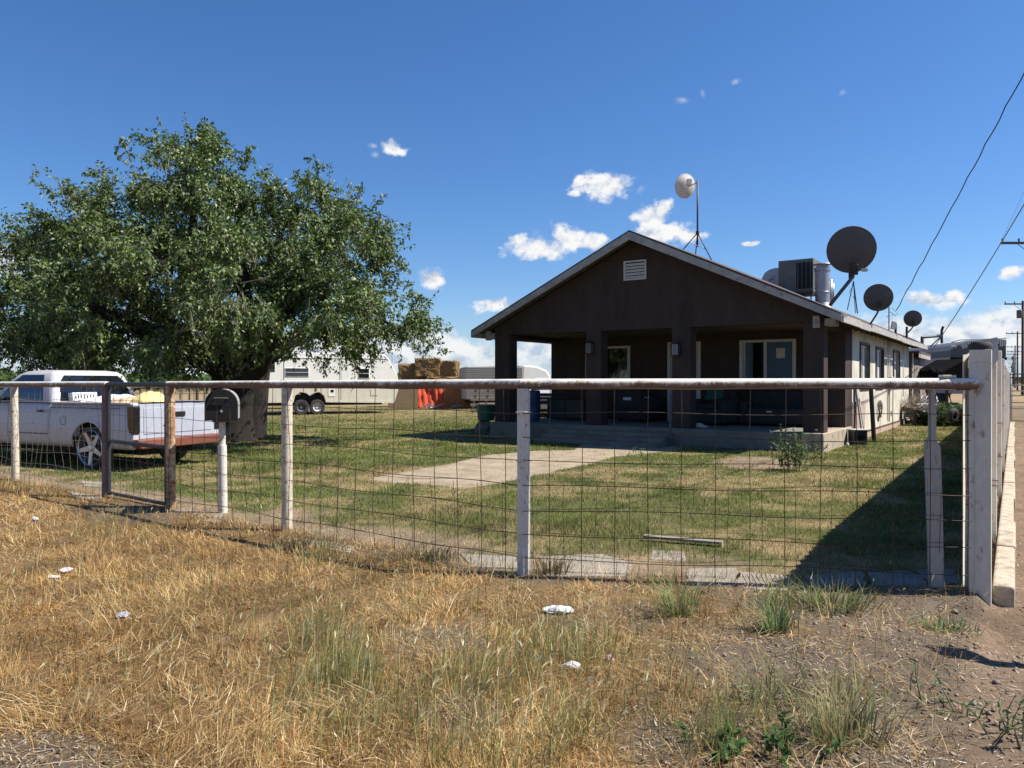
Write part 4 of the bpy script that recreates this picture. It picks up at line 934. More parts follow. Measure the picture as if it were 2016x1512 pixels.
# ================================================================== ROOF THINGS
def roofpt(px,s,dz=0):   # point on the right slope under picture column px, s metres back
    r=(px-1008)/F; t=(P0[0]+.562*s-r*(P0[1]+.827*s))/(.827+.562*r); w=HL(-t,s); return Vector((w[0],w[1],ZE+SLP*(min(OV+t,W/2+OV))+dz)),-t
def aim(o,d):  o.rotation_mode='QUATERNION'; o.rotation_quaternion=Vector(d).normalized().to_track_quat('Z','Y')
def dish(name,c,R_,depth,facing,mat,parent,arm=True,scale=(1,1,1)):
    """bowl opening along +z of its own frame"""
    pr=[(R_*k/8,depth*(k/8)**2) for k in range(9)]; mb=MB()
    mb.lathe([(max(.001,r),z) for r,z in pr]+[(R_+.008,depth+.004),(R_+.006,depth-.012)]+[(max(.001,r),z-.012) for r,z in pr[::-1]],36)
    o=mb.build('reflector',mat,parent,smooth=True,auto=True); o.location=Vector(c)-parent.location; o.scale=scale; aim(o,facing); return o
def mp(v,parent): return Vector(v)-parent.location
# tripod dish
b,xl=roofpt(1373,2.0); td=empty('tripod_dish',b,0,'pale round dish on a tall mast with a three legged stand on the roof slope','satellite dish')
top=Vector((0,0,2.0)); MB().tube([(0,0,.25),top],.022,10).build('mast',M['black_metal'],td,smooth=True)
lg=[]
for dx,dy in ((-.42,-.1),(.40,.0),(.05,.42)):
    p=Vector((dx,dy,0)); 
    # foot height on the slope: local x change
    lx=dx*UD[1]-dy*UD[0]; p.z=-SLP*lx; MB().tube([Vector((0,0,.62)),p],.014,8).build('leg',M['black_metal'],td,smooth=True); lg.append(Vector((0,0,.62)).lerp(p,.55))
tb=MB(); 
for i in range(3): tb.tube([lg[i],lg[(i+1)%3]],.008,6)
tb.lathe([(.03,.58),(.05,.58),(.05,.66),(.03,.66)],12); tb.build('brace',M['black_metal'],td)
dc=Vector((-.27,.05,1.86)); dsh=dish('reflector',b+dc,.315,.075,(-.50,-.20,.28),M['dish_pale'],td)
rad=MB(); rad.tube([top+Vector((0,0,-.06)),dc+Vector((.06,0,0))],.022,8); rad.box(-.30,-.18,-.14,-.02,1.84,2.0); rad.build('radio_arm',M['dish_pale'],td,bevel=.004)
dsh.location=dc; aim(dsh,(-.42,.9,.22))
# evaporative cooler with duct hood and flue
b,xl=roofpt(1575,5.0); cy=empty('roof_cooler',(b.x,b.y,b.z-.05),HOUSE_RZ+R(-2),'boxy grey green roof cooler with a slatted side','cooler')
MB().box(-.47,.47,-.45,.45,.10,1.02).build('case',M['cooler'],cy,bevel=.012)
MB().box(.02,.44,-.458,-.449,.20,.92).build('louvre_recess',M['black'],cy)
lv=MB()
for k in range(4): lv.box(.06+k*.11,.075+k*.11,-.472,-.456,.19,.93)
lv.box(.0,.46,-.47,-.456,.92,.94).box(.0,.46,-.47,-.456,.16,.19); lv.build('louvre',M['cooler'],cy)
sv=MB()
for k in range(9): sv.box(.469,.485,-.38,.38,.2+k*.08,.24+k*.08)
sv.build('side_grille',M['steel'],cy)
MB().tube([(-.4,-.4,-.05),(-.4,-.4,.11)],.02,6).tube([(.4,-.4,-.3),(.4,-.4,.11)],.02,6).tube([(.4,.4,-.3),(.4,.4,.11)],.02,6).box(-.45,.45,-.42,.42,.06,.099).build('stand',M['black_metal'],cy)
b2,_=roofpt(1524,5.6); dh=empty('duct_hood',(b2.x,b2.y,b2.z-.1),HOUSE_RZ,'rounded grey sheet metal duct behind the left side of the cooler','duct')
pr=[(-.36,0),(.42,0),(.42,.62)]+[(.05+.41*math.cos(t)*1.0-.0,.21+.41*math.sin(t)) for t in np.linspace(PI*.5,PI,10)]+[(-.36,.15)]
MB().prism([(-.36,-.1),(.5,-.1),(.5,.62),(.05,.62),(-.12,.585),(-.25,.50),(-.33,.36),(-.36,.2)],.55,-.1,'y').build('duct_body',M['steel'],dh,bevel=.02)
MB().tube([(-.1,-.13,.0),(-.1,-.13,.28),(.02,-.13,.30)],.008,6).build('clip',M['black'],dh)
b3,_=roofpt(1619,4.4); fl_=empty('roof_flue',(b3.x,b3.y,b3.z-.12),0,'thick galvanised flue pipe with a flat rain cap on the roof','flue')
MB().lathe([(.30,-.25),(.30,-.02),(.22,.10),(.20,.16),(.185,.17),(.185,.42),(.195,.43),(.195,.46),(.185,.47),(.185,1.0),(.20,1.02),(.20,1.12),(.16,1.14),(.001,1.14)],28).build('pipe',M['steel'],fl_,smooth=True,auto=True)
MB().lathe([(.001,1.235),(.23,1.215),(.245,1.20),(.23,1.19),(.001,1.20)],28).tube([(.12,0,1.1),(.12,0,1.2)],.008,6).tube([(-.12,0,1.1),(-.12,0,1.2)],.008,6).tube([(0,-.12,1.1),(0,-.12,1.2)],.008,6).build('rain_cap',M['steel'],fl_,smooth=True,auto=True)
sx_=MB(); sx_.tube([(.24,.06,.1),(.25,.06,.8)],.05,10); sx_.tube([(.33,.1,.2),(.33,.1,.7)],.03,8).build('side_pipe',M['steel'],fl_,smooth=True)
# large dish
c=at(1676,494,17.2); b=c+Vector((0,0,-1.2)); bb=at(1634,598,17.0); bd=empty('satellite_dish',(bb.x,bb.y,bb.z),0,'largest dark grey dish on a slanted pole above the eave','satellite dish')
f=Vector((.35,.86,.42)); o=dish('reflector',c,.545,.10,f,M['dish_grey'],bd,scale=(.96,1.0,1)); 
jn=at(1679,545,17.15)-bb
MB().tube([(0,0,-.03),jn+Vector((-.05,0,-.06)),jn,jn+Vector((.01,.02,.14))],[.04,.04,.038,.036],12).build('pole',M['dish_grey'],bd,smooth=True)
MB().tube([jn+Vector((0,-.02,-.12)),at(1668,610,17.4)-bb],.010,6).tube([jn+Vector((0,-.02,-.1)),at(1688,617,17.2)-bb],.013,6).tube([jn+Vector((.01,0,-.1)),at(1684,616,17.6)-bb],.009,6).build('strut',M['black_metal'],bd)
Mt=Matrix.Translation(jn+Vector((.0,-.02,.13)))@f.to_track_quat('Z','Y').to_matrix().to_4x4()
MB().box(-.10,.10,-.09,.16,-.03,.07,Mt).box(-.02,.10,-.16,-.02,-.07,.03,Mt).build('back_bracket',M['black_metal'],bd,bevel=.01)
MB().box(-.30,-.17,-.05,.03,.06,.064,Mt).build('sticker',M['dish_pale'],bd)
MB().tube([jn+Vector((0,0,-.2)),jn+Vector((-.09,-.02,-.35)),jn+Vector((.0,-.03,-.5)),jn+Vector((.05,0,-.3))],.005,5).build('cable',M['cable'],bd)
MB().tube([jn+Vector((-.05,.05,.1)),jn+f*.75+Vector((0,0,-.2))],.015,6).build('feed_arm',M['dish_grey'],bd)
# second dish
def small_dish(cpx,cpy,Y,rad,bpx,bpy,lab,f=(.4,.85,.35),name='satellite_dish'):
    bb=at(bpx,bpy,Y); c=at(cpx,cpy,Y); e=empty(name,bb,0,lab,'satellite dish'); f=Vector(f)
    dish('reflector',c,rad,rad*.17,f,M['dish_grey'],e,scale=(.97,1,1))
    j=c+Vector((.0,-.03,-rad*.85))-bb; k=j+Vector((.0,0,rad*.35))
    MB().tube([(0,0,0),j*.75+Vector((0,0,-.02)),j,k],.022,10).build('arm',M['dish_grey'],e,smooth=True)
    Mt=Matrix.Translation(k)@f.to_track_quat('Z','Y').to_matrix().to_4x4(); MB().box(-.05,.05,-.06,.06,-.05,.05,Mt).build('back_bracket',M['black_metal'],e,bevel=.006)
    MB().tube([k,k+f*rad*1.4+Vector((0,0,-.15))],.01,6).build('feed_arm',M['dish_grey'],e)
small_dish(1729,587,18.3,.335,1710,643,'middle sized dark dish on a bent arm at the eave')
small_dish(1797,628,23.9,.265,1784,658,'smallest dark dish near the far end of the eave')
# antenna mast and stubs on the roof edge
am=at(1750,648,21.1); e=empty('antenna_mast',am,0,'short thin mast with small antenna arms where the black cable lands','antenna')
MB().tube([(0,0,-.1),(0,0,.62)],.018,8).build('mast',M['steel'],e); MB().tube([(-.06,0,.35),(.25,0,.42),(.08,0,.60)],.009,6).tube([(0,0,.5),(.22,.02,.36)],.008,6).build('antenna_arm',M['steel'],e)
MB().box(.04,.16,-.03,.03,.02,.24,Matrix.Rotation(R(12),4,'Y')).build('junction_box',M['dish_pale'],e,bevel=.006)
for (px,py0,py1,Y,lab) in ((1763,637,655,21.9,'short dark vent stub on the roof edge right of the thin mast'),(1785,643,658,23.8,'thin dark stub beside the smallest dish'),(1814,663,677,28.2,'thin stub near the far tip of the roof')):
    a=at(px,py1,Y); o=MB().tube([(0,0,-.1),(0,0,(py1-py0)/F*Y)],.035,8).build('vent_stub',M['black_metal'],None,smooth=True,auto=True); o.location=a; tag(o,lab,'vent')
# steel bracket at the far end
Yb=29.5; a=at(1816,678,Yb); e=empty('steel_bracket',a,0,'black steel T bracket sticking out past the far end of the roof','bracket')
p=lambda x,y:at(x,y,Yb)-a
MB().tube([p(1816,680),p(1816,663)],.05,4).tube([p(1814,664),p(1853,661)],.055,4).tube([p(1854,676),p(1854,650),p(1857,643)],.055,4).tube([p(1831,683),p(1852,663)],.022,4).build('bracket_frame',M['black_metal'],e)

# ================================================================== TREE
def build_tree():
    TX,TY=-6.95,19.2; root=empty('shade_tree',(TX,TY,0),0,'broad leafy shade tree with a thick dark trunk behind the pickup','tree')
    rg=np.random.default_rng(5)
    S=TY/F
    def bp(px,py,dy): v=at(px,py,TY+dy); v.y=TY+dy; return v-Vector((TX,TY,0))
    # lobes of the crown: picture column, row, depth, radii (m)
    lobes=[(390,325,0,1.25,1.1),(330,345,-1.6,1.4,1.1),(250,420,.5,1.7,1.3),(130,430,-.6,1.35,1.0),(110,520,1.0,1.6,1.3),(60,600,-.8,1.6,1.3),(180,600,-2.2,1.9,1.4),
           (300,520,-2.6,1.9,1.4),(395,450,-1.6,1.6,1.3),(470,560,-2.8,1.7,1.4),(565,470,.4,1.25,1.2),(620,410,-.8,1.35,1.15),(660,440,1.2,1.3,1.1),(700,520,-1.6,1.5,1.35),
           (740,560,.9,1.05,1.25),(650,600,-2.5,1.7,1.2),(790,650,-.6,1.05,.75),(570,640,-2.2,1.5,1.0),(240,660,-1.8,1.8,.9),(110,670,.3,1.6,.9),(30,660,1.6,1.5,1.0),(360,640,-2.4,1.35,.8),
           (410,395,.8,1.15,1.1),(720,640,1.0,1.3,.9),(330,560,2.6,2.2,1.6),(560,540,2.8,2.2,1.6),(170,520,2.4,1.9,1.4),(420,520,2.2,2.0,1.4),(-60,600,.3,1.5,1.3),(60,690,-.6,1.5,.6),(190,690,-.8,1.6,.6),(310,690,-.6,1.3,.6),(505,400,.4,1.0,.8)]
    # limbs
    mb=MB()
    def trunk(pts,rad,n=14): mb.tube([Vector(q) for q in pts],rad,n,False)
    trunk([(-.05,0,-.3),(-.02,0,.15),(0,0,.7),(.03,0,1.4),(.05,0,2.0)],[.66,.53,.44,.45,.52],22)
    trunk([(.30,.1,.1),(.36,.1,.8),(.42,.1,1.7),(.55,.1,2.4)],[.34,.30,.30,.28],14)
    trunk([(-.35,-.1,.0),(-.33,-.05,.9),(-.42,0,1.7),(-.6,0,2.2)],[.34,.28,.30,.30],14)
    starts=[]
    mains=[((-.5,0,1.9),(-1.5,-.5,3.0),(-3.2,-1,4.3),.30),((-.35,.1,1.9),(-1.2,.9,3.4),(-2.4,1.6,5.2),.27),((0,-.1,1.9),(-.5,-.9,3.6),(-.7,-1.2,5.6),.28),((.1,.1,2.0),(.2,.3,3.8),(-.3,.6,6.0),.28),
           ((.4,.1,2.0),(1.3,-.2,3.4),(2.0,-.6,5.2),.28),((.5,.1,2.1),(1.9,.7,3.0),(3.2,.9,4.0),.25),((.5,.0,1.9),(1.5,-1.3,2.9),(2.4,-2.2,3.8),.22),((-.5,-.1,1.8),(-1.8,-1.6,2.8),(-3.3,-2.2,3.5),.24),((-.2,.3,1.9),(-2.2,1.4,2.9),(-4.6,.8,3.6),.24)]
    nodes=[]
    for a,b,c,r in mains:
        a,b,c=Vector(a),Vector(b),Vector(c); pts=[];
        for k in range(9):
            t=k/8; q=a*(1-t)**2+b*2*t*(1-t)+c*t*t; q+=Vector(rg.normal(0,.04,3)); pts.append(q); nodes.append((q,r*(1-.7*t)))
        trunk(pts,[r*(1-.72*k/8) for k in range(9)],10)
    # secondary branches to each lobe
    subs=[]
    for (px,py,dy,rx,rz) in lobes:
        c=bp(px,py,dy)
        best=min(nodes,key=lambda q:(q[0]-c).length+max(0,q[0].z-c.z)*.5)
        a=best[0]; L_=(c-a).length; pts=[]
        for k in range(7):
            t=k/6; q=a.lerp(c,t)+Vector((0,0,math.sin(t*PI)*.12*L_))+Vector(rg.normal(0,.05,3)); pts.append(q); subs.append((q,c))
        r0=max(.03,best[1]*.6); trunk(pts,[r0*(1-.8*k/6)+.01 for k in range(7)],7)
    tr=mb.build('trunk',M['bark'],root,smooth=True,fixn=False)
    # twigs and leaves
    tv=[];tf=[]; LP=[];LD=[];LC=[]
    pts_sub=[np.array(tuple(s[0])) for s in subs]; PS=np.array(pts_sub)
    def add_twig(base,tip,droop,nl,r=.010):
        m=(base+tip)/2; m=m+np.array((0,0,droop*.5)); tip=tip-np.array((0,0,droop*.5))
        prev=None
        for k in range(5):
            t=k/4; q=base*(1-t)**2+m*2*t*(1-t)+tip*t*t; rr=r*(1-.75*t)+.0015
            ring=[q+rr*np.array(v) for v in ((1,0,0),(-.5,.87,0),(-.5,-.87,.3))]; i0=len(tv); tv.extend(ring)
            if prev is not None:
                for j in range(3): tf.append((prev+j,prev+(j+1)%3,i0+(j+1)%3,i0+j))
            prev=i0
        ts=rg.uniform(.12,1.0,nl)**.8; q=base*((1-ts)**2)[:,None]+m*(2*ts*(1-ts))[:,None]+tip*(ts**2)[:,None]
        LP.append(q+rg.normal(0,.038,(nl,3))); d=tip-base; d=d/np.linalg.norm(d); LD.append(np.repeat(d[None],nl,0))
    for (px,py,dy,rx,rz) in lobes:
        c=np.array(tuple(bp(px,py,dy)))
        nt=int(62*rx*rz/1.6*1.05)+8; ncl=max(6,nt//6); cc=[]
        for _ in range(ncl):
            v=rg.normal(0,1,3); v/=np.linalg.norm(v); cc.append(c+v*np.array((rx,rx*.95,rz))*rg.uniform(.45,1.0)**.5*rg.uniform(.88,1.14))
        for _ in range(nt):
            v=rg.normal(0,1,3); v/=np.linalg.norm(v); rad=rg.uniform(.35,1.0)**.55
            e=c+v*np.array((rx,rx*.95,rz))*rad*rg.uniform(.9,1.12)
            e=cc[rg.integers(len(cc))]+rg.normal(0,.20,3)*np.array((1.1,1.1,.8))
            if e[2]<1.35: e[2]=1.35+rg.uniform(0,.5)
            ib=np.argmin(((PS-(c+(e-c)*.35))**2).sum(1)); st=PS[ib]
            # twig from part way
            st2=st+(e-st)*rg.uniform(.2,.5); 
            add_twig(st2,e+rg.normal(0,.1,3),rg.uniform(.0,.35),int(rg.uniform(26,48)))
            for _k in range(2):
                t0=rg.uniform(.4,.9); s=st2+(e-st2)*t0; dd=rg.normal(0,.30,3); dd[2]-=.12
                add_twig(s,s+dd+(e-s)*.5,rg.uniform(.05,.25),int(rg.uniform(12,24)),.006)
    # stray sprays breaking the outline
    sprays=[(398,235,400,300),(285,268,310,330),(240,270,262,330),(350,262,362,330),(492,290,480,340),(60,352,120,395),(50,400,110,440),(205,345,222,390),(625,318,625,370),(585,338,592,380),(715,362,690,410),(780,438,745,470),(800,520,770,540),(818,575,780,600),(840,620,790,640),(890,695,810,665),(880,650,810,650),(860,705,800,680),(700,728,700,680),(640,735,640,690),(560,705,560,670),(350,735,350,690),(270,735,270,690),(150,725,150,690),(60,735,60,690),(20,500,60,520),(10,560,60,570),(430,285,425,330),(492,292,455,330),(125,370,160,400),(745,395,720,430),(765,470,735,490),(310,262,318,320)]
    for (x1,y1,x0,y0) in sprays:
        dy=rg.uniform(-1.2,1.0); a=np.array(tuple(bp(x0,y0,dy))); b=np.array(tuple(bp(x1,y1,dy)))
        add_twig(a,b,0.05,46,.012)
        for _k in range(4):
            t=rg.uniform(.2,.95); s=a+(b-a)*t; add_twig(s,s+rg.normal(0,.22,3),.05,20,.006)
    fast_mesh('twigs',np.array(tv),np.array(tf),None,M['twig'],root)
    P=np.concatenate(LP); D=np.concatenate(LD); n=len(P); print('leaves',n)
    k=P[:,2]>1.2; P,D=P[k],D[k]; n=len(P)
    # each leaf: folded diamond, 6 verts
    ln=rg.uniform(.066,.130,n); wd=ln*rg.uniform(.38,.58,n)
    ax=D*.5+rg.normal(0,.6,(n,3))+np.array((0.10,0,-.35)); ax/=np.linalg.norm(ax,axis=1)[:,None]
    up=rg.normal(0,.75,(n,3))+np.array((0,0,.9)); sd=np.cross(ax,up); sd/=np.linalg.norm(sd,axis=1)[:,None]+1e-9; nm=np.cross(sd,ax)
    a=P; t=P+ax*ln[:,None]; m=P+ax*(ln*.45)[:,None]+nm*(ln*.06)[:,None]
    l=m+sd*(wd*.5)[:,None]+nm*(wd*.16)[:,None]; r=m-sd*(wd*.5)[:,None]+nm*(wd*.16)[:,None]; t=t-nm*(ln*.12)[:,None]
    V=np.stack([a,l,t,r,m],1).reshape(-1,3); b=np.arange(n)*5
    T=np.concatenate([np.stack([b,b+4,b+1],1),np.stack([b+1,b+4,b+2],1),np.stack([b,b+3,b+4],1),np.stack([b+3,b+2,b+4],1)])
    pal=np.array([(.090,.140,.024),(.140,.195,.034),(.045,.076,.018),(.22,.265,.07)]); c=pal[rg.choice(4,n,p=[.4,.26,.26,.08])]*rg.uniform(.75,1.2,(n,1))
    cl=(.8+.4*fbm(P[:,0]+P[:,1]*.5,P[:,2],.9,3,7))[:,None]; c=c*cl
    fast_mesh('crown',V,None,T,LEAF,root,cols=np.repeat(c,5,0))
    return root
def leaf_mat():
    m,nt,b=new_mat('tree_leaf'); a=nt.nodes.new('ShaderNodeAttribute'); a.attribute_name='Col'; g=nt.nodes.new('ShaderNodeNewGeometry')
    c=mixc(nt,g.outputs['Backfacing'],a.outputs['Color'],mixc(nt,.5,a.outputs['Color'],(.16,.20,.11)))
    L(nt,c,b.inputs['Base Color']); b.inputs['Roughness'].default_value=.46; b.inputs['Specular IOR Level'].default_value=.32
    t=nt.nodes.new('ShaderNodeBsdfTranslucent'); L(nt,mixc(nt,1.0,c,(1.1,1.35,.55),'MULTIPLY'),t.inputs['Color'])
    mx=nt.nodes.new('ShaderNodeMixShader'); mx.inputs[0].default_value=.17
    L(nt,b.outputs[0],mx.inputs[1]); L(nt,t.outputs[0],mx.inputs[2]); L(nt,mx.outputs[0],nt.nodes['Material Output'].inputs['Surface']); return m
LEAF=leaf_mat(); build_tree()

# ================================================================== PICKUP
def build_pickup(loc,rz,label,front_detail=True,group=None):
    T=empty('pickup_truck',loc,rz,label,'pickup',group)
    LEN=5.3; HW=.93; RW=(1.12,.37,.345); FW=(4.28,.37,.345)   # wheel x, radius, centre z
    def prof_y(z,x):   # half width of the body side at height z
        y=.905+.045*math.exp(-((z-.62)/.30)**2); 
        if z>.98: y-=.05*((z-.98)/.15)
        if z<.45: y-=.05*((.45-z)/.12)
        if x<.35: y-=.06*((.35-x)/.35)**2
        if x>4.7: y-=.10*((x-4.7)/.6)**2
        return y
    def skin(x0,x1,ztop,zbot=.33,arches=(),step=.045,name='body_side'):
        for s in (1,-1):
            xs=[x0+(x1-x0)*i/int((x1-x0)/step) for i in range(int((x1-x0)/step)+1)]; v=[];f=[]; NZ=12
            for x in xs:
                zb=zbot
                for (wx,wr,wz) in arches:
                    rr=wr+.075
                    if abs(x-wx)<rr: zb=max(zb,wz+math.sqrt(rr*rr-(x-wx)**2))
                for j in range(NZ+1):
                    z=zb+(ztop(x)-zb)*j/NZ; y=prof_y(z,x)
                    for (wx,wr,wz) in arches:
                        d=abs(math.hypot(x-wx,z-wz)-(wr+.085)); y+=.018*max(0,1-d/.05) if z>wz-.1 else 0
                    v.append((x,s*y,z))
            for i in range(len(xs)-1):
                for j in range(NZ):
                    q=[i*(NZ+1)+j,(i+1)*(NZ+1)+j,(i+1)*(NZ+1)+j+1,i*(NZ+1)+j+1]; f.append(tuple(q if s>0 else q[::-1]))
            mb=MB(); mb.add(v,f); o=mb.build(name,M['paint_white'],T,smooth=True); sd=o.modifiers.new('solid','SOLIDIFY'); sd.thickness=.03; sd.offset=-1 if s<0 else -1
    zt=1.115
    skin(.10,2.17,lambda x:zt,.34,(RW,),name='bed_side')
    skin(2.185,3.33,lambda x:1.12,.34,(),name='door')
    skin(3.345,LEN-.12,lambda x:1.12-.10*max(0,(x-3.6)/1.5)**2,.34,(FW,),name='front_fender')
    # bed
    bd=MB().box(.10,2.10,-.84,.84,.52,.56).box(2.08,2.14,-.86,.86,.5,1.10); 
    for s in (1,-1): bd.box(.10,2.12,min(s*.80,s*.86),max(s*.80,s*.86),.86,1.118).box(.08,2.14,min(s*.79,s*.935),max(s*.79,s*.935),1.10,1.13)
    bd.build('bed',M['paint_white'],T,bevel=.008)
    for (wx,wr,wz) in (RW,FW):
        for s in (1,-1): MB().box(wx-.42,wx+.42,min(s*.55,s*.80),max(s*.55,s*.80),.40,.855).build('wheel_well',M['black'],T)
    MB().box(.3,5.0,-.55,.55,.22,.45).build('chassis',M['black'],T)
    # tailgate
    tg=MB().box(.035,.10,-.80,.80,.52,1.115).box(.025,.036,-.72,.72,.60,1.04).build('tailgate',M['tail_paint'],T,bevel=.012)
    MB().box(.005,.026,-.12,.12,.88,.96).build('handle',M['black'],tg,bevel=.006)
    MB().box(.03,.10,-.78,.78,1.116,1.135).build('top_cap',M['black'],tg)
    for s in (1,-1):
        MB().prism([(min(s*.80,s*.925),.62),(max(s*.80,s*.925),.62),(max(s*.80,s*.935),1.06),(min(s*.80,s*.935),1.06)],.16,.012,'x').build('tail_light',M['lens_dark'],T,bevel=.012)
        MB().box(.04,.13,min(s*.80,s*.92),max(s*.80,s*.92),.36,.615).box(.04,.13,min(s*.80,s*.92),max(s*.80,s*.92),1.065,1.12).build('corner_panel',M['paint_white'],T,bevel=.02)
    MB().prism([(-.86,.36),(.86,.36),(.93,.42),(.93,.52),(-.93,.52),(-.93,.42)],.14,-.10,'x').build('rear_bumper',M['bumper_brown'],T,bevel=.02)
    # cab: lower block then tapered greenhouse
    secs=[(1.115,2.16,3.98,.88),(1.30,2.22,3.80,.84),(1.50,2.30,3.56,.785),(1.62,2.36,3.40,.73),(1.675,2.44,3.28,.66),(1.70,2.56,3.14,.52)]
    v=[];f=[]; NC=28
    def ring(z,xa,xb,hy,rc):
        pts=[]
        for cxx,cyy,a0 in ((xb-rc,hy-rc,0),(xa+rc,hy-rc,90),(xa+rc,-hy+rc,180),(xb-rc,-hy+rc,270)):
            for k in range(7): a=R(a0+15*k); pts.append((cxx+rc*math.cos(a),cyy+rc*math.sin(a),z))
        return pts
    for (z,xa,xb,hy) in secs: v+=ring(z,xa,xb,hy,.10)
    n=28
    for i in range(len(secs)-1):
        for k in range(n): f.append((i*n+k,i*n+(k+1)%n,(i+1)*n+(k+1)%n,(i+1)*n+k))
    f.append(tuple((len(secs)-1)*n+k for k in range(n))); f.append(tuple(range(n-1,-1,-1)))
    mb=MB(); mb.add(v,f); mb.build('cab',M['paint_white'],T,smooth=True,auto=True)
    MB().box(2.17,3.98,-.87,.87,.34,1.114).build('cab_floor',M['black'],T)
    def yz(z):  # greenhouse half width / rear x / front x at height
        for (a,b) in zip(secs,secs[1:]):
            if a[0]<=z<=b[0]:
                t=(z-a[0])/(b[0]-a[0]); return [a[i]+(b[i]-a[i])*t for i in (1,2,3)]
        return list(secs[-1][1:])
    # rear glass
    def pane(name,pts,off,mat):
        c=sum((Vector(p) for p in pts),Vector())/len(pts); nrm=(Vector(pts[1])-Vector(pts[0])).cross(Vector(pts[2])-Vector(pts[1])).normalized()
        if nrm.dot(off)<0: nrm=-nrm
        A=[Vector(p)+nrm*.006 for p in pts]; B=[Vector(p)-nrm*.02 for p in pts]; k=len(pts); mb=MB()
        mb.add(A+B,[tuple(range(k)),tuple(range(2*k-1,k-1,-1))]+[(i,(i+1)%k,k+(i+1)%k,k+i) for i in range(k)]); return mb.build(name,mat,T,bevel=.0)
    def rear(y,z): xa,_,hy=yz(z); return (xa-.004,y*hy,z)
    pane('rear_window',[rear(-.80,1.15),rear(.80,1.15),rear(.82,1.30)],Vector((-1,0,0)),M['glass']).hide_render=False
    for z0,z1 in ((1.14,1.30),(1.30,1.50),(1.50,1.60)): 
        k0=.84 if z0<1.5 else .82; k1=.82 if z1<1.6 else .74; o=pane('rear_window',[rear(-k0,z0),rear(k0,z0),rear(k1,z1),rear(-k1,z1)],Vector((-1,0,0)),M['glass'])
    def sid(x,z,s): hy=yz(z)[2]; return (x,s*(hy+.003),z)
    for s in (1,-1):
        for z0,z1,xa0,xb0,xa1,xb1 in ((1.14,1.30,2.44,3.72,2.48,3.58),(1.30,1.50,2.48,3.58,2.54,3.38),(1.50,1.61,2.54,3.38,2.60,3.22)):
            pane('side_window',[sid(xa0,z0,s),sid(xb0,z0,s),sid(xb1,z1,s),sid(xa1,z1,s)],Vector((0,s,0)),M['glass'])
        MB().tube([(2.30,s*.955,.965),(2.46,s*.958,.965)],.022,6).build('door_handle',M['black'],T)
        MB().tube([(1.78+.075*math.cos(q),s*.949,.80+.075*math.sin(q)) for q in np.linspace(0,2*PI,25)],.004,5,False).tube([(.35,s*.925,1.03),(1.2,s*.932,1.03),(2.16,s*.932,1.03)],.006,5,False).build('fuel_door_seam',M['dish_grey'],T)
        MB().tube([(2.2,s*.952,.56),(3.3,s*.952,.56)],.010,5).build('side_trim',M['dish_grey'],T)
        MB().box(3.55,3.68,min(s*.93,s*1.12),max(s*.93,s*1.12),1.10,1.24).build('mirror',M['black'],T,bevel=.02)
    def fr_(y,z): xb,hy=yz(z)[1],yz(z)[2]; return (xb+.004,y*hy,z)
    for z0,z1 in ((1.14,1.30),(1.30,1.50),(1.50,1.60)): pane('windscreen',[fr_(-.84,z0),fr_(.84,z0),fr_(.82,z1),fr_(-.82,z1)],Vector((1,0,0)),M['glass'])
    # bonnet, grille, lights, bumper
    v=[];f=[]; nx,ny=8,8
    for i in range(nx+1):
        x=3.90+(LEN-.15-3.90)*i/nx
        for j in range(ny+1): y=-.88+1.76*j/ny; v.append((x,y,1.125+.035*(1-(y/.9)**2)-.10*max(0,(x-3.6)/1.5)**2-.02*(i==nx)))
    for i in range(nx):
        for j in range(ny): f.append((i*(ny+1)+j,i*(ny+1)+j+1,(i+1)*(ny+1)+j+1,(i+1)*(ny+1)+j))
    mb=MB(); mb.add(v,f); o=mb.build('bonnet',M['paint_white'],T,smooth=True); sd=o.modifiers.new('s','SOLIDIFY'); sd.thickness=.03
    MB().box(LEN-.20,LEN-.12,-.86,.86,.56,1.02).build('grille',M['black'],T,bevel=.01)
    MB().box(LEN-.125,LEN-.10,-.60,.60,.86,.90).box(LEN-.125,LEN-.10,-.60,.60,.72,.76).build('grille_bar',M['chrome'],T)
    for s in (1,-1): MB().box(LEN-.15,LEN-.105,min(s*.62,s*.85),max(s*.62,s*.85),.82,.96).build('headlight',M['lamp_glass'],T,bevel=.01)
    bf=MB().prism([(-.90,.36),(.90,.36),(.92,.56),(-.92,.56)],.16,LEN-.16,'x').build('front_bumper',M['chrome2'],T,bevel=.02)
    MB().box(LEN+.0,LEN+.012,-.16,.16,.40,.53).build('number_plate',M['dish_pale'],bf)
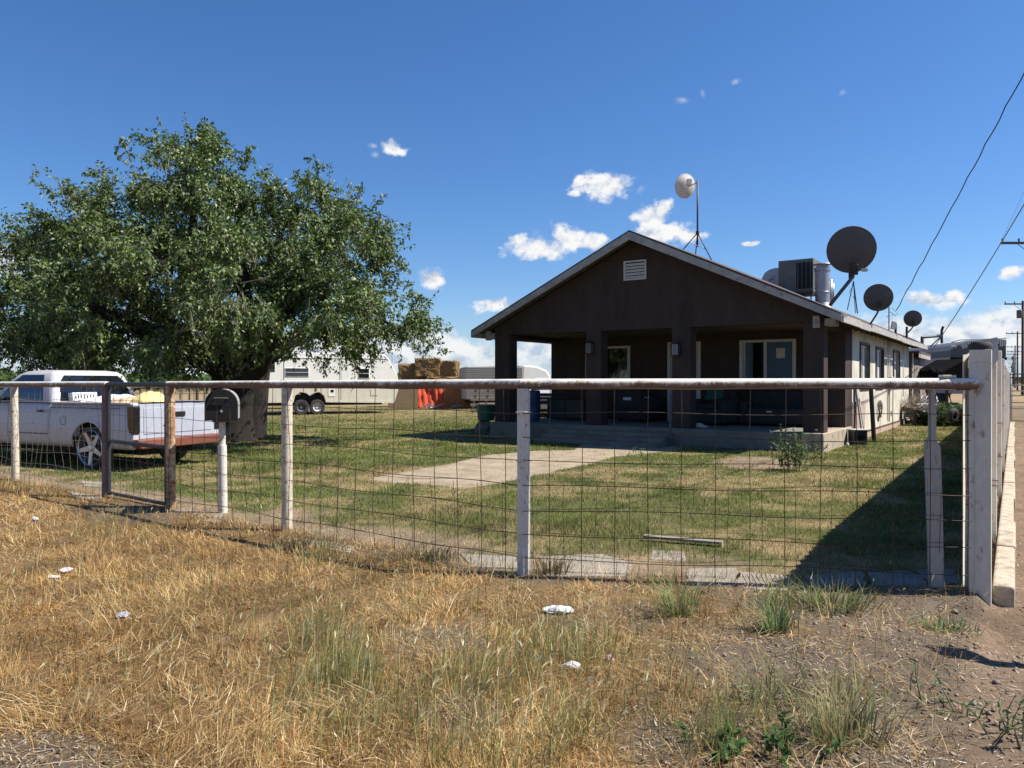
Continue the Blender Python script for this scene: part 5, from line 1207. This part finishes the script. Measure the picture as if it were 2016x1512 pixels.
    # wheels
    for (wx,wr,wz) in (RW,FW):
        for s in (1,-1):
            w=MB(); Mw=Matrix.Translation((wx,s*.80,wz))@Matrix.Rotation(-PI/2*s,4,'X')
            w.lathe([(wr-.055,-.10),(wr-.01,-.09),(wr,-.06),(wr,.06),(wr-.01,.10),(wr-.05,.115)],48,Mw); wo=w.build('wheel',M['tyre'],T,smooth=True,auto=True)
            r=MB(); r.lathe([(wr-.075,-.09),(wr-.055,-.10),(wr-.05,.11),(wr-.062,.125),(wr-.075,.11),(wr-.085,-.08)],48,Mw)
            for k in range(5):
                a=R(72*k+12); Ms=Mw@Matrix.Rotation(a,4,'Z')
                r.add([Ms@Vector(p) for p in ((.04,-.050,.085),(wr-.07,-.030,.105),(wr-.07,.030,.105),(.04,.050,.085),(.04,-.042,.03),(wr-.07,-.026,.05),(wr-.07,.026,.05),(.04,.042,.03))],[(0,1,2,3),(7,6,5,4),(0,4,5,1),(1,5,6,2),(2,6,7,3),(3,7,4,0)])
            r.lathe([(.001,.12),(.045,.115),(.07,.09),(.07,.03),(.001,.03)],20,Mw); r.build('rim',M['chrome'],wo,smooth=True,auto=True)
            MB().lathe([(.001,-.02),(wr-.10,-.02),(wr-.10,-.03)],32,Mw).lathe([(.10,0.0),(.15,0.0),(.15,.02),(.10,.02)],24,Mw).build('brake',M['black_metal'],wo)
    return T
M['tail_paint']=pm('tailgate_paint',(.42,.44,.49),(.36,.38,.43),.35,scale=2,bumpv=0)
M['chrome2']=pm('chrome_bumper',(.5,.5,.52),None,.25,metal=.9,bumpv=0)
TK=(-5.87,13.30,.02)
trk=build_pickup(TK,R(155),'lowered white pickup with chrome wheels and a brown rear bumper, parked under the tree')
Tm=Matrix.Translation(TK)@Matrix.Rotation(R(155),4,'Z')
def drape(name,cx,cy,cz,sx,sy,sz,mat,label,cat,seed,T=Tm):
    N=22; v=[];f=[]
    for i in range(N+1):
        for j in range(N+1):
            a,b=(i/N*2-1),(j/N*2-1); e=max(0,1-a*a)**.5*max(0,1-b*b)**.5
            z=e*sz*(.45+1.0*float(fbm(a*2.2+seed,b*2.2,1,4,seed))); v.append(T@Vector((cx+a*sx,cy+b*sy,cz+z)))
    for i in range(N):
        for j in range(N): f.append((i*(N+1)+j,(i+1)*(N+1)+j,(i+1)*(N+1)+j+1,i*(N+1)+j+1))
    c=T@Vector((cx,cy,cz)); o=mesh_obj(name,[p-c for p in v],f,mat,None,True); o.location=c; sd=o.modifiers.new('s','SOLIDIFY'); sd.thickness=.015; tag(o,label,cat); return o
drape('cloth_bundle',.50,.22,.98,.34,.34,.30,M['yellow_cloth'],'bright yellow cloth bundle heaped in the pickup bed','cloth',4)
drape('cloth_bundle',.85,.45,.98,.26,.26,.27,M['tan_cloth'],'tan cloth bundle behind the yellow one in the pickup bed','cloth',9)
drape('white_sheet',1.6,.1,1.02,.42,.62,.22,M['paper'],'white sheeting crumpled in the bed against the cab window','sheet',14)
bx=MB().box(-.06,.06,-.24,.24,0,.15).build('white_box',M['paper'],None,bevel=.006); bx.location=Tm@Vector((1.98,.42,1.135)); bx.rotation_euler=(0,R(8),R(155)); tag(bx,'white box with dark marks standing against the pickup rear window','box')
mk=MB()
for k,(y0,z0,h) in enumerate(((-.17,.04,.06),(-.12,.035,.07),(-.05,.04,.06),(.01,.03,.075),(.06,.045,.05),(.12,.04,.06),(.17,.035,.05))): mk.box(-.063,-.0605,y0,y0+.022,z0,z0+h)
for k in range(5): mk.box(-.063,-.0605,-.16+k*.07,-.12+k*.07,.11,.122)
mk.build('dark_marks',M['black'],bx)
# the second vehicle beyond the porch
build_pickup((2.05,36.9,0),R(-97),'silvery white pickup facing the camera, seen through the porch')

# ================================================================== TRAILERS
def side_prism(mb,poly,w,y0=0): return mb.prism(poly,w,y0,'y')
RV0=at(493,800,34.0); rv=empty('travel_trailer',(RV0.x,33.4,0),R(24),'large cream and white travel trailer with two wheels a side behind the tree','caravan')
LL=7.0
up=[(0,1.36),(LL,1.36),(LL-.10,1.85),(LL-.52,2.62),(LL-.75,2.82),(.15,2.86),(0,2.75)]
MB().prism(up,2.4,0,'y').build('upper_body',M['tow_white'],rv,bevel=.03)
lo=[(-.05,.55),(2.05,.55),(2.12,.86),(2.35,1.03),(2.62,.98),(2.78,.86),(2.95,.98),(3.2,1.03),(3.42,.86),(3.5,.58),(LL-.25,.50),(LL+.02,1.358),(-.05,1.358)]
MB().prism(lo,2.46,-.03,'y').build('lower_body',M['tow_cream'],rv,bevel=.015)
MB().box(-.06,LL-.0,-.045,-.028,1.335,1.375).box(.0,LL-.55,-.02,.0,2.60,2.63).build('trim_strip',M['tow_white'],rv)
MB().prism([(3.5,.56),(LL-.27,.49),(LL-.24,.60),(3.5,.66)],.012,-.042,'y').build('skirt',M['tow_cream'],rv)
def rvwin(x0,x1,z0,z1,name='window',two=True):
    w=MB().box(x0-.03,x1+.03,-.022,.02,z0-.03,z1+.03).build(name,M['tow_white'],rv,bevel=.008)
    if two: zm=(z0+z1)/2; MB().box(x0,x1,-.032,-.021,z0,zm-.02).box(x0,x1,-.032,-.021,zm+.02,z1).build('pane',M['glass'],w)
    else: MB().box(x0,x1,-.032,-.021,z0,z1).build('pane',M['glass'],w)
rvwin(1.72,2.72,1.78,2.12); rvwin(5.05,5.52,1.70,2.12); rvwin(.98,1.24,1.95,2.45,two=False)
dr=MB().box(.75,1.62,-.026,.0,.62,2.52).build('door',M['tow_white'],rv,bevel=.01); MB().box(1.50,1.56,-.05,-.027,1.45,1.60).build('handle',M['steel'],dr)
for xx in (.73,1.63,4.2): MB().box(xx-.012,xx+.012,-.034,-.030,.6,2.7).build('panel_seam',M['dish_grey'],rv)
MB().box(3.62,3.92,-.045,-.031,.83,1.20).build('vent_hatch',M['tow_white'],rv); MB().box(3.72,3.86,-.052,-.046,1.02,1.14).build('vent_grille',M['black'],rv)
MB().box(5.6,5.95,-.045,-.031,.86,1.15).build('hatch',M['tow_cream'],rv); MB().box(3.0,3.10,-.045,-.031,1.08,1.2).build('outlet',M['dish_grey'],rv)
MB().box(.4,6.2,.2,2.2,.42,.54).box(2.1,3.4,.15,2.2,.55,.9).build('chassis',M['black'],rv)
MB().box(.95,1.6,-.25,.1,.28,.33).box(.95,1.6,-.45,-.15,.14,.18).build('entry_step',M['black_metal'],rv)
MB().box(-.03,.0,.1,.3,1.2,1.3).build('tail_lamp',M['tarp_orange'],rv)
for i,wx in enumerate((2.40,3.12)):
    Mw=Matrix.Translation((wx,.06,.345))@Matrix.Rotation(PI/2,4,'X')
    wo=MB().lathe([(.20,-.09),(.32,-.09),(.345,-.06),(.345,.06),(.32,.10),(.20,.10)],36,Mw).build('wheel',M['tyre'],rv,smooth=True,auto=True)
    MB().lathe([(.001,.05),(.06,.06),(.08,.02),(.15,.03),(.19,.085),(.215,.10),(.21,-.09)],28,Mw).build('rim',M['rim_white'] if i else M['dish_grey'],wo,smooth=True,auto=True)
# second trailer
T2=at(918,780,41.0); t2=empty('camper_trailer',(T2.x,41.0,0),R(14),'low beige camper with ribbed siding and a white rounded front, behind the hay','caravan')
MB().prism([(0,.55),(3.2,.55),(3.25,1.3),(3.2,2.25),(3.05,2.42),(.1,2.33),(0,2.2)],2.2,0,'y').build('body',M['camper_side'] if 'camper_side' in M else pm('camper_side',(.42,.38,.33),(.36,.33,.28),.6,scale=2,bumpv=0),t2,bevel=.02)
rb=MB()
for k in range(15): rb.box(.02,3.15,-.014,.0,.62+k*.115,.645+k*.115)
rb.build('siding_rib',M['dish_grey'],t2)
MB().prism([(3.2,.9),(4.8,1.2),(4.85,1.75),(4.6,2.15),(4.0,2.38),(3.2,2.44)],2.1,.05,'y').build('rounded_front',M['tow_white'],t2,bevel=.08)
MB().prism([(3.55,1.55),(3.8,1.70),(4.6,1.72),(4.75,1.55)],.02,.035,'y').build('front_window',M['tarp_black'],t2)
MB().box(2.55,2.8,-.022,-.012,2.06,2.20).build('marker_lamp',M['bumper_brown'],t2); MB().tube([(2.1+.36*math.cos(t),-.03,1.3+.36*math.sin(t)) for t in np.linspace(0,PI,12)],.07,8).build('wheel_arch',M['black'],t2)
MB().box(.2,4.4,.2,2,.35,.549).build('chassis',M['black'],t2)
for wx in (2.1,): MB().lathe([(.05,-.08),(.30,-.09),(.33,0),(.30,.1),(.05,.1)],28,Matrix.Translation((wx,.1,.33))@Matrix.Rotation(PI/2,4,'X')).build('wheel',M['tyre'],t2,smooth=True)

# ================================================================== HAY, BOARDS, CLUTTER LEFT
def bale(px,py,Y,sx,sy,sz,rz,label,seed):
    bm=bmesh.new(); bmesh.ops.create_cube(bm,size=1); bmesh.ops.subdivide_edges(bm,edges=bm.edges,cuts=11,use_grid_fill=True)
    for v in bm.verts:
        p=v.co; k=float(fbm(p.x*5+seed,p.y*5+p.z*6,1,4,seed)); r=1-.06*(max(0,abs(p.x)-.42)+max(0,abs(p.z)-.42)+max(0,abs(p.y)-.42))*8; p*=(.84+.34*k)*r
        v.co=Vector((p.x*sx,p.y*sy,p.z*sz))
    me=bpy.data.meshes.new('hay_bale'); bm.to_mesh(me); bm.free(); me.materials.append(M['hay'])
    o=bpy.data.objects.new('hay_bale',me); COL.objects.link(o); c=at(px,py,Y); o.location=c; o.rotation_euler=(0,0,rz); tag(o,label,'hay bale','stacked hay bales')
    n=1500; rg=np.random.default_rng(seed); f=rg.integers(0,3,n); P=rg.uniform(-.5,.5,(n,3)); s_=np.sign(rg.uniform(-1,1,n)); P[np.arange(n),f]=.47*s_
    P=P*np.array((sx,sy,sz)); c=pick(np.array([(.50,.34,.15),(.36,.22,.09),(.6,.45,.24)]),n)
    b=blades(P,rg.uniform(.08,.25,n),np.full(n,.014),rg.random(n)*6.3,np.abs(rg.normal(1.5,.5,n)),rg.normal(0,.4,n),c,c,'loose_straw',GS); b.parent=o
Yh=45.5
bale(842,724,Yh,1.55,1.2,1.15,.1,'large hay bale on top of the stack, left of the other top bale',1); bale(884,726,Yh+.1,1.15,1.1,.95,-.15,'smaller top bale on the right of the stack',2)
bale(812,738,Yh+.3,1.7,1.3,1.35,.2,'hay bale at the left of the stack under the branches',3); bale(880,751,Yh-.4,2.2,1.2,.55,.0,'long low bale under the two top bales',4)
bale(850,772,Yh-.1,2.6,1.3,1.0,.05,'bottom bale at the left of the stack behind the orange tarp',5); bale(905,773,Yh+.1,1.5,1.3,.95,.0,'bottom bale at the right of the stack behind the reddish board',6); bale(795,770,Yh+.4,1.6,1.3,.9,.1,'bottom bale hidden behind the tan board',7)
def board(px0,px1,pyt,Y,mat,lab,th=.03,tilt=6,top=None):
    a=at(px0,803,Y); b=at(px1,803,Y); h=at(0,pyt,Y).z; w=(b-a).x
    o=MB().box(-w/2,w/2,-th/2,th/2,0,h/math.cos(R(tilt))).build('board',mat,None,bevel=.006); o.location=((a.x+b.x)/2,Y,.0); o.rotation_euler=(R(-tilt),0,0); tag(o,lab,'board'); return o
board(764,822,760,42.5,M['ply'],'tan plywood sheet leaning left of the orange tarp',tilt=5)
board(873,930,762,42.4,M['ply_rust'],'reddish brown board leaning right of the orange tarp',tilt=4); board(905,942,763,43.3,M['ply_rust'],'second reddish board behind the first, by the pallet',tilt=3)
tc_=at(848,800,43.0); N=18; mb=MB(); v=[];f=[]
for i in range(N+1):
    for j in range(N+1):
        u=i/N; w_=j/N; x=(-.85+1.7*u)*(1-.12*w_); z=1.42*w_*(.80+.2*u); y=-.35+.55*w_+.05*math.sin(u*31+w_*5)+.16*float(vnoise(u*4.3,w_*3.1,5)); v.append((x,y,z))
for i in range(N):
    for j in range(N): f.append((i*(N+1)+j,(i+1)*(N+1)+j,(i+1)*(N+1)+j+1,i*(N+1)+j+1))
mb.add(v,f); o=mb.build('orange_tarp',M['tarp_orange'],None,smooth=True); o.location=(tc_.x,43,0); s=o.modifiers.new('s','SOLIDIFY'); s.thickness=.03; tag(o,'bright orange tarp draped between the tan and reddish boards','tarp')
jb=MB(); rg=random.Random(8)
for k in range(14):
    a=Vector((rg.uniform(-.9,.9),rg.uniform(-.2,.3),rg.uniform(.03,.18))); jb.tube([a,a+Vector((rg.uniform(-.6,.6),rg.uniform(-.2,.2),rg.uniform(-.05,.25)))],.025,5)
o=jb.build('scrap_heap',M['steel'],None); o.location=(at(862,803,41.6).x,41.6,0); tag(o,'small heap of bent metal scrap before the orange tarp','scrap')
# pallet on edge
pl=at(953,800,36.5); e=empty('wooden_pallet',(pl.x,36.5,0),R(6),'wooden pallet leaning upright behind the green tub','pallet')
for k in range(5): MB().box(-.66,.66,-.03,0,.05+k*.27,.19+k*.27).build('slat',M['wood_grey'],e)
for x in (-.6,0,.54): MB().prism([(x,0),(x+.07,0),(x+.30,1.30),(x+.16,1.30)],.09,.002,'y').build('bearer',M['wood_grey'],e)

# ================================================================== FIELD FENCES, FAR THINGS
def field_fence(Y,x0,x1,n,h,label,rails=(1.2,.8),mat='wood_grey',tilt=0,r=.06,group=None):
    e=empty('field_fence',((x0+x1)/2,Y,0),tilt,label,'fence',group); W2=(x1-x0)/2
    for k in range(n): x=-W2+2*W2*k/(n-1); MB().tube([(x,0,-.2),(x+.02*math.sin(k*3),0,h*(.92+.12*math.sin(k*2.3)))],r,7).build('post',M[mat],e)
    for z in rails: MB().tube([(-W2,-.06,z),(0,-.06,z-.03),(W2,-.06,z)],.04,6).build('rail',M[mat],e)
field_fence(47,-34,-12.5,15,1.25,'grey wooden rail fence across the field behind the pickup'); field_fence(58,-44,-9,19,1.3,'farther line of thin posts in the dry field','',) if False else field_fence(60,-44,-9,19,1.3,'farther line of thin posts in the dry field',rails=(1.15,))
for px,Y,h,lab in ((420,37,1.45,'thick dark fence post right of the mailbox top'),(388,38.5,1.35,'dark fence post just above the mailbox')): 
    a=at(px,800,Y); o=MB().tube([(0,0,-.2),(0,0,h)],.12 if px>400 else .08,8).build('fence_post',M['pole_wood'],None,smooth=True,auto=True); o.location=(a.x-.0,Y,0); tag(o,lab,'post')
gl=MB()
for k,(x0,w,Y,h) in enumerate(((-70,14,150,4.4),(-56,15,152,4.5),(-98,13,155,4.0))):
    e=empty('greenhouse',(x0,Y,0),0,('long white low roofed shed on the horizon left of the trunk','white low roofed shed on the horizon nearest the trunk','white shed on the horizon farther left')[k],'shed')
    MB().prism([(-w/2,0),(w/2,0),(w/2,h*.55),(w*.1,h),(-w*.2,h*.9),(-w/2,h*.6)],20,0,'y').build('shed_body',M['greenhouse'],e)
def far_clumps(name,n,x0,x1,y0,y1,h,r,pal,label=None,leaf=.5,dens=60):
    rg=np.random.default_rng(n); X=rg.uniform(x0,x1,n); Yc=rg.uniform(y0,y1,n); H=rg.uniform(.6,1.1,n)*h
    c=np.repeat(np.stack([X,Yc,H*.5],1),dens,0); v=rg.normal(0,.5,(n*dens,3))*np.array((r,r,1)); v[:,2]*=np.repeat(H,dens)*.42; P=c+v; P[:,2]=np.maximum(P[:,2],.02)
    m=len(P); cc=pick(pal,m); s=leaf
    o=blades(P,rg.uniform(.5,1.2,m)*s,rg.uniform(.3,.6,m)*s,rg.random(m)*6.3,rg.uniform(.2,1.5,m),rg.normal(.4,.4,m),cc*.8,cc,name,GM); return tag(o,kind='stuff')
far_clumps('vineyard',420,-150,-8,105,150,3.0,2.6,np.array([(.10,.16,.05),(.14,.20,.07),(.08,.13,.04)]),leaf=1.2,dens=60)
far_clumps('far_orchard',500,-420,420,330,430,4.5,5,np.array([(.07,.11,.05),(.10,.13,.06)]),leaf=2.6,dens=36)
far_clumps('weeds',34,14.2,15.9,25.2,27,.6,.25,np.array([(.08,.12,.04),(.11,.15,.06),(.05,.07,.03)]),leaf=.20,dens=120)
def small_tree(x,y,h,r,label,pal=np.array([(.05,.08,.03),(.07,.10,.04)]),leaf=.6,n=900):
    e=empty('far_tree',(x,y,0),0,label,'tree'); MB().tube([(0,0,-.2),(.1,0,h*.6)],[h*.05,h*.02],6).build('trunk',M['bark'],e)
    rg=np.random.default_rng(int(abs(x)*10)); v=rg.normal(0,1,(n,3)); v/=np.linalg.norm(v,axis=1)[:,None]; v*=(rg.random(n)**.4)[:,None]*(1+.35*(vnoise(v[:,0]*3,v[:,2]*3,4)-.5))[:,None]; P=v*np.array((r,r,h*.42))+np.array((0,0,h*.58)); c=pick(pal,n)
    b=blades(P,rg.uniform(.5,1.1,n)*leaf,rg.uniform(.4,.7,n)*leaf,rg.random(n)*6.3,rg.uniform(.3,1.6,n),rg.normal(.3,.4,n),c*.8,c,'crown',GM); b.parent=e
small_tree(-75,165,5.6,4.5,'round dark tree on the horizon left of the trunk',leaf=1.4); small_tree(-118,170,4.6,5,'low dark tree on the horizon above the pickup roof',leaf=1.4); small_tree(160,260,7,9,'low dark tree at the far end of the row of poles',leaf=2)
# right background: big tarped trailer, black lean-to, brush, wheels
Yq=38.; q0=at(1872,760,Yq); qt=empty('tarped_trailer',(q0.x,Yq,0),R(-8),'tall grey box trailer with a ragged white fringe past the white fence','trailer')
MB().box(0,2.55,0,8,.9,3.35).build('box_body',M['trailer_grey'],qt,bevel=.05)
MB().prism([(-.03,2.75),(2.58,2.75),(2.58,3.62),(2.2,3.66),(1.0,3.60),(.35,3.42),(0.0,3.12)],8.05,-.03,'y').build('tarp_cover',M['dish_grey'],qt,bevel=.04)
MB().box(-.045,2.60,-.05,-.031,2.60,2.74).build('dark_band',M['tarp_black'],qt)
fg=MB(); rg=random.Random(4)
for k in range(30):
    x=.0+k*.087; 
    
    zt_=3.60 if k>8 else 3.44+.02*k; fg.box(x,x+.045,-.065,-.052,zt_-rg.uniform(.15,.42),zt_)
fg.build('ragged_fringe',M['strap_white'],qt)
MB().tube([(0,-.06,3.5),(.4,-.06,3.62),(2.57,-.06,3.68)],.03,6).build('tarp_hem',M['trailer_grey'],qt)
cr=MB()
for k in range(10): cr.box(.1+k*.24,.13+k*.24,-.02,.001,.95,2.58)
cr.build('side_rib',M['trailer_grey'],qt)
for wx in (.3,2.1): MB().lathe([(.1,-.15),(.45,-.15),(.5,0),(.45,.15),(.1,.15)],24,Matrix.Translation((wx,2,.5))@Matrix.Rotation(PI/2,4,'Y')).build('wheel',M['tyre'],qt,smooth=True)
Yl=29.; a=at(1824,780,Yl); lt=empty('black_lean_to',(a.x,Yl,0),0,'black sloping tarp roof beside the board shed','shelter')
lw=1.62
MB().prism([(0,1.50),(.05,1.58),(lw,2.42),(lw+.02,2.36),(lw,1.45),(.0,1.40)],2.2,0,'y').build('sloping_roof',M['tarp_black'],lt,bevel=.02)
for x in (.05,.8,1.5): MB().box(x,x+.08,.05,.13,-.1,1.45).build('support',M['dark_trim'],lt)
o=crumple('black_bundle',1830,800,.38,.3,.42,M['tarp_black'],'lumpy black bundle against the end of the board shed','bundle',31); o.location=at(1832,738,28.2)
ls=MB().tube([(0,0,-.1),(0,0,4.2)],.07,8).box(-.05,.5,-.1,.1,4.15,4.25).build('light_pole',M['black_metal'],None); ls.location=(at(1870,752,72).x,72,0); tag(ls,'thin lamp pole in the distance left of the tarped trailer','street lamp')
# bicycle wheels / hoops in a row
for k in range(4):
    Yw=25.6+k*.25; c=at(1818+k*8.5,795,Yw); e=empty('loose_wheel',c,R(20+8*k),['leftmost chrome hoop in the row of loose wheels by the board shed','second chrome hoop in the row of loose wheels','third chrome hoop in the row of loose wheels','rightmost chrome hoop in the row of loose wheels'][k],'wheel','loose wheels beyond the white wall')
    MB().lathe([(.26,-.010),(.28,-.012),(.285,0),(.28,.012),(.26,.010),(.255,0)],28,Matrix.Rotation(PI/2,4,'X')@Matrix.Rotation(.35,4,'Y')).build('rim',M['steel'],e,smooth=True)
    sp_=MB()
    for j in range(12): an=j*PI/6; sp_.tube([Vector((0,0,0)),Vector((.26*math.cos(an),0,.26*math.sin(an)))],.004,4,False)
    sp_.build('spokes',M['steel'],e)
o=crumple('brush_heap',1800,800,.5,.4,.28,pm('brush',(.22,.18,.13),(.1,.08,.06),.95),'heap of dry brush at the foot of the board shed','brush',41); c=at(1803,806,26.2); o.location=c
n=900; P=RNG.normal(0,.26,(n,3))*np.array((1,.8,.9)); P[:,2]=np.abs(P[:,2])-.1; c2=pick(np.array([(.3,.25,.18),(.14,.11,.08),(.45,.38,.28)]),n)
b=blades(P,RNG.uniform(.15,.5,n),np.full(n,.012),RNG.random(n)*6.3,RNG.uniform(0,1.6,n),RNG.normal(0,.4,n),c2,c2,'brush_twigs',GS); b.parent=o
o=MB().lathe([(.11,-.07),(.20,-.08),(.23,-.05),(.23,.05),(.20,.08),(.11,.07)],28,Matrix.Rotation(PI/2,4,'X')).build('old_tyre',M['tyre'],None,smooth=True); o.location=at(1876,818,24.0); o.rotation_euler=(.2,0,.5); tag(o,'old tyre standing near the dark fence line','tyre')
sm=at(1866,805,28); e=empty('garden_mower',(sm.x,28,0),R(30),'green ride-on mower half hidden by weeds at the end of the yard','mower')
MB().prism([(-.5,.35),(.6,.35),(.65,.6),(.2,.75),(.1,.62),(-.2,.62),(-.5,.8)],.6,-.3,'y').build('hood',M['mower_green'],e,bevel=.04)
for (x,r) in ((-.4,.28),(.45,.20)):
    for s in (-.38,.38): MB().lathe([(.05,-.09),(r-.02,-.09),(r,0),(r-.02,.09),(.05,.09)],20,Matrix.Translation((x,s,r))@Matrix.Rotation(PI/2,4,'X')).build('wheel',M['tyre'],e,smooth=True)
MB().tube([(.25,0,.7),(.05,0,1.05)],.02,6).tube([(-.02,-.15,1.05),(.1,.15,1.05)],.015,6).build('steering_column',M['black'],e)
o=MB().prism([(-.7,0),(.9,0),(.2,.42),(-.2,.52)],.5,0,'y').build('rubble_slab',M['concrete_old'],None,bevel=.03); o.location=at(1812,822,26.8); tag(o,'grey tilted concrete slab before the row of loose wheels','slab')
o=MB().box(-.75,.45,-.12,.12,0,.12).build('kerb_stone',M['concrete_pale'],None,bevel=.02); o.location=(*HL(.6,13.6),0); o.rotation_euler=(0,0,HOUSE_RZ+.4); tag(o,'pale stone block on the grass past the end of the white wall','block')
o=MB().box(-.05,.05,-.05,.05,-.1,.55).build('short_post',M['pole_wood'],None); o.location=(*HL(.45,12.0),0); tag(o,'short dark post stub at the end of the white wall','post')
# pipe cattle fence crossing the track in the distance
Yp=28.5; e=empty('track_fence',(side_x(Yp)+.2,Yp,0),R(0),'white horizontal pipe rails closing the earth track at the end of the white fence','fence')
for z in (1.80,1.66,1.38,1.16,.98,.72,.5): MB().tube([(0,0,z),(9,0,z+.02)],.022,8).build('rail',M['fence_white'] if z<1.6 else M['dish_grey'],e,smooth=True)
for x in (0.05,3,6,9): MB().tube([(x,.06,-.3),(x,.06,1.85)],.05,8).build('post',M['fence_white'],e,smooth=True)
# utility poles
def upole(x,y,h,label,arms=((.35,2.0),),can=False,r=.16):
    e=empty('utility_pole',(x,y,0),0,label,'utility pole','utility poles along the track'); MB().tube([(0,0,-.5),(0,0,h)],[r,r*.7],10).build('pole',M['pole_wood'],e,smooth=True,auto=True)
    for d,w in arms:
        MB().box(-w,w,-.06,.06,h-d-.07,h-d+.07).build('crossarm',M['pole_wood'],e)
        ins=MB()
        for xx in (-w+.1,-w*.45,w*.45,w-.1): ins.lathe([(.001,.22),(.05,.2),(.06,.1),(.03,.0),(.03,-.02)],8,Matrix.Translation((xx,0,h-d+.07)))
        ins.build('insulator',M['dish_grey'],e)
        br=MB().tube([(-w*.5,-.02,h-d-.07),(0,-.02,h-d-.8)],.02,5).tube([(w*.5,-.02,h-d-.07),(0,-.02,h-d-.8)],.02,5).build('arm_brace',M['black_metal'],e)
    if can: MB().lathe([(.001,.9),(.26,.88),(.28,.8),(.28,.05),(.25,0),(.001,0)],16,Matrix.Translation((-.42,-.1,h-1.9))).build('transformer',M['dish_grey'],e,smooth=True)
Ys=[46,82,132,182,232,290,360,440]
desc=['nearest utility pole at the right edge, its crossarm reaching into view','utility pole with a hanging transformer, second nearest','utility pole with one wide crossarm, third nearest','utility pole with two crossarms, fourth in the row','fifth utility pole in the row along the track','sixth utility pole, small in the distance','seventh utility pole, very small above the track','farthest utility pole of the row on the horizon']
for i,Y in enumerate(Ys):
    upole(31.9+(Y-46)*.661,Y,10.35,desc[i],arms=((.35,2.0),) if i not in (3,4,5) else ((.35,2.0),(1.5,1.9)),can=(i in (1,4,6)))
e=empty('leaning_pole',(at(2014,760,30).x+.32,30,0),0,'thick dark wooden pole leaning at the far right edge','utility pole'); MB().tube([(0,0,-.3),(.35,0,6)],[.2,.15],10).build('pole',M['pole_wood'],e,smooth=True)
upole(7.5,1.2,15.0,'tall wooden utility pole standing just right of the camera')
def wire(name,a,b,sag,r,mat,label,n=40,wig=0):
    a=Vector(a);b=Vector(b);pts=[]
    for i in range(n+1):
        t=i/n; p=a.lerp(b,t); p.z-=4*sag*t*(1-t); 
        if wig: p+=Vector((wig*math.sin(i*1.9),0,wig*math.cos(i*2.3)))
        pts.append(p-a)
    o=MB().tube(pts,r,6,False).build(name,mat,None,smooth=True,fixn=False); o.location=a; tag(o,label,'cable'); return o
wire('overhead_cable',at(1764,612,21.1),(7.5,1.2,14.6),.06,.0125,M['cable'],'black cable rising steeply from the roof mast to the upper right',70,.012)
wire('overhead_cable',at(1832,693,30.5),(7.5,1.2,14.4),.8,.016,M['cable_grey'],'grey sagging cable from the board shed to the right edge')
wire('power_line',(29.95,46,10.2),(5.7,1.2,14.0),.5,.006,M['cable'],'faint high line running up from the nearest crossarm')
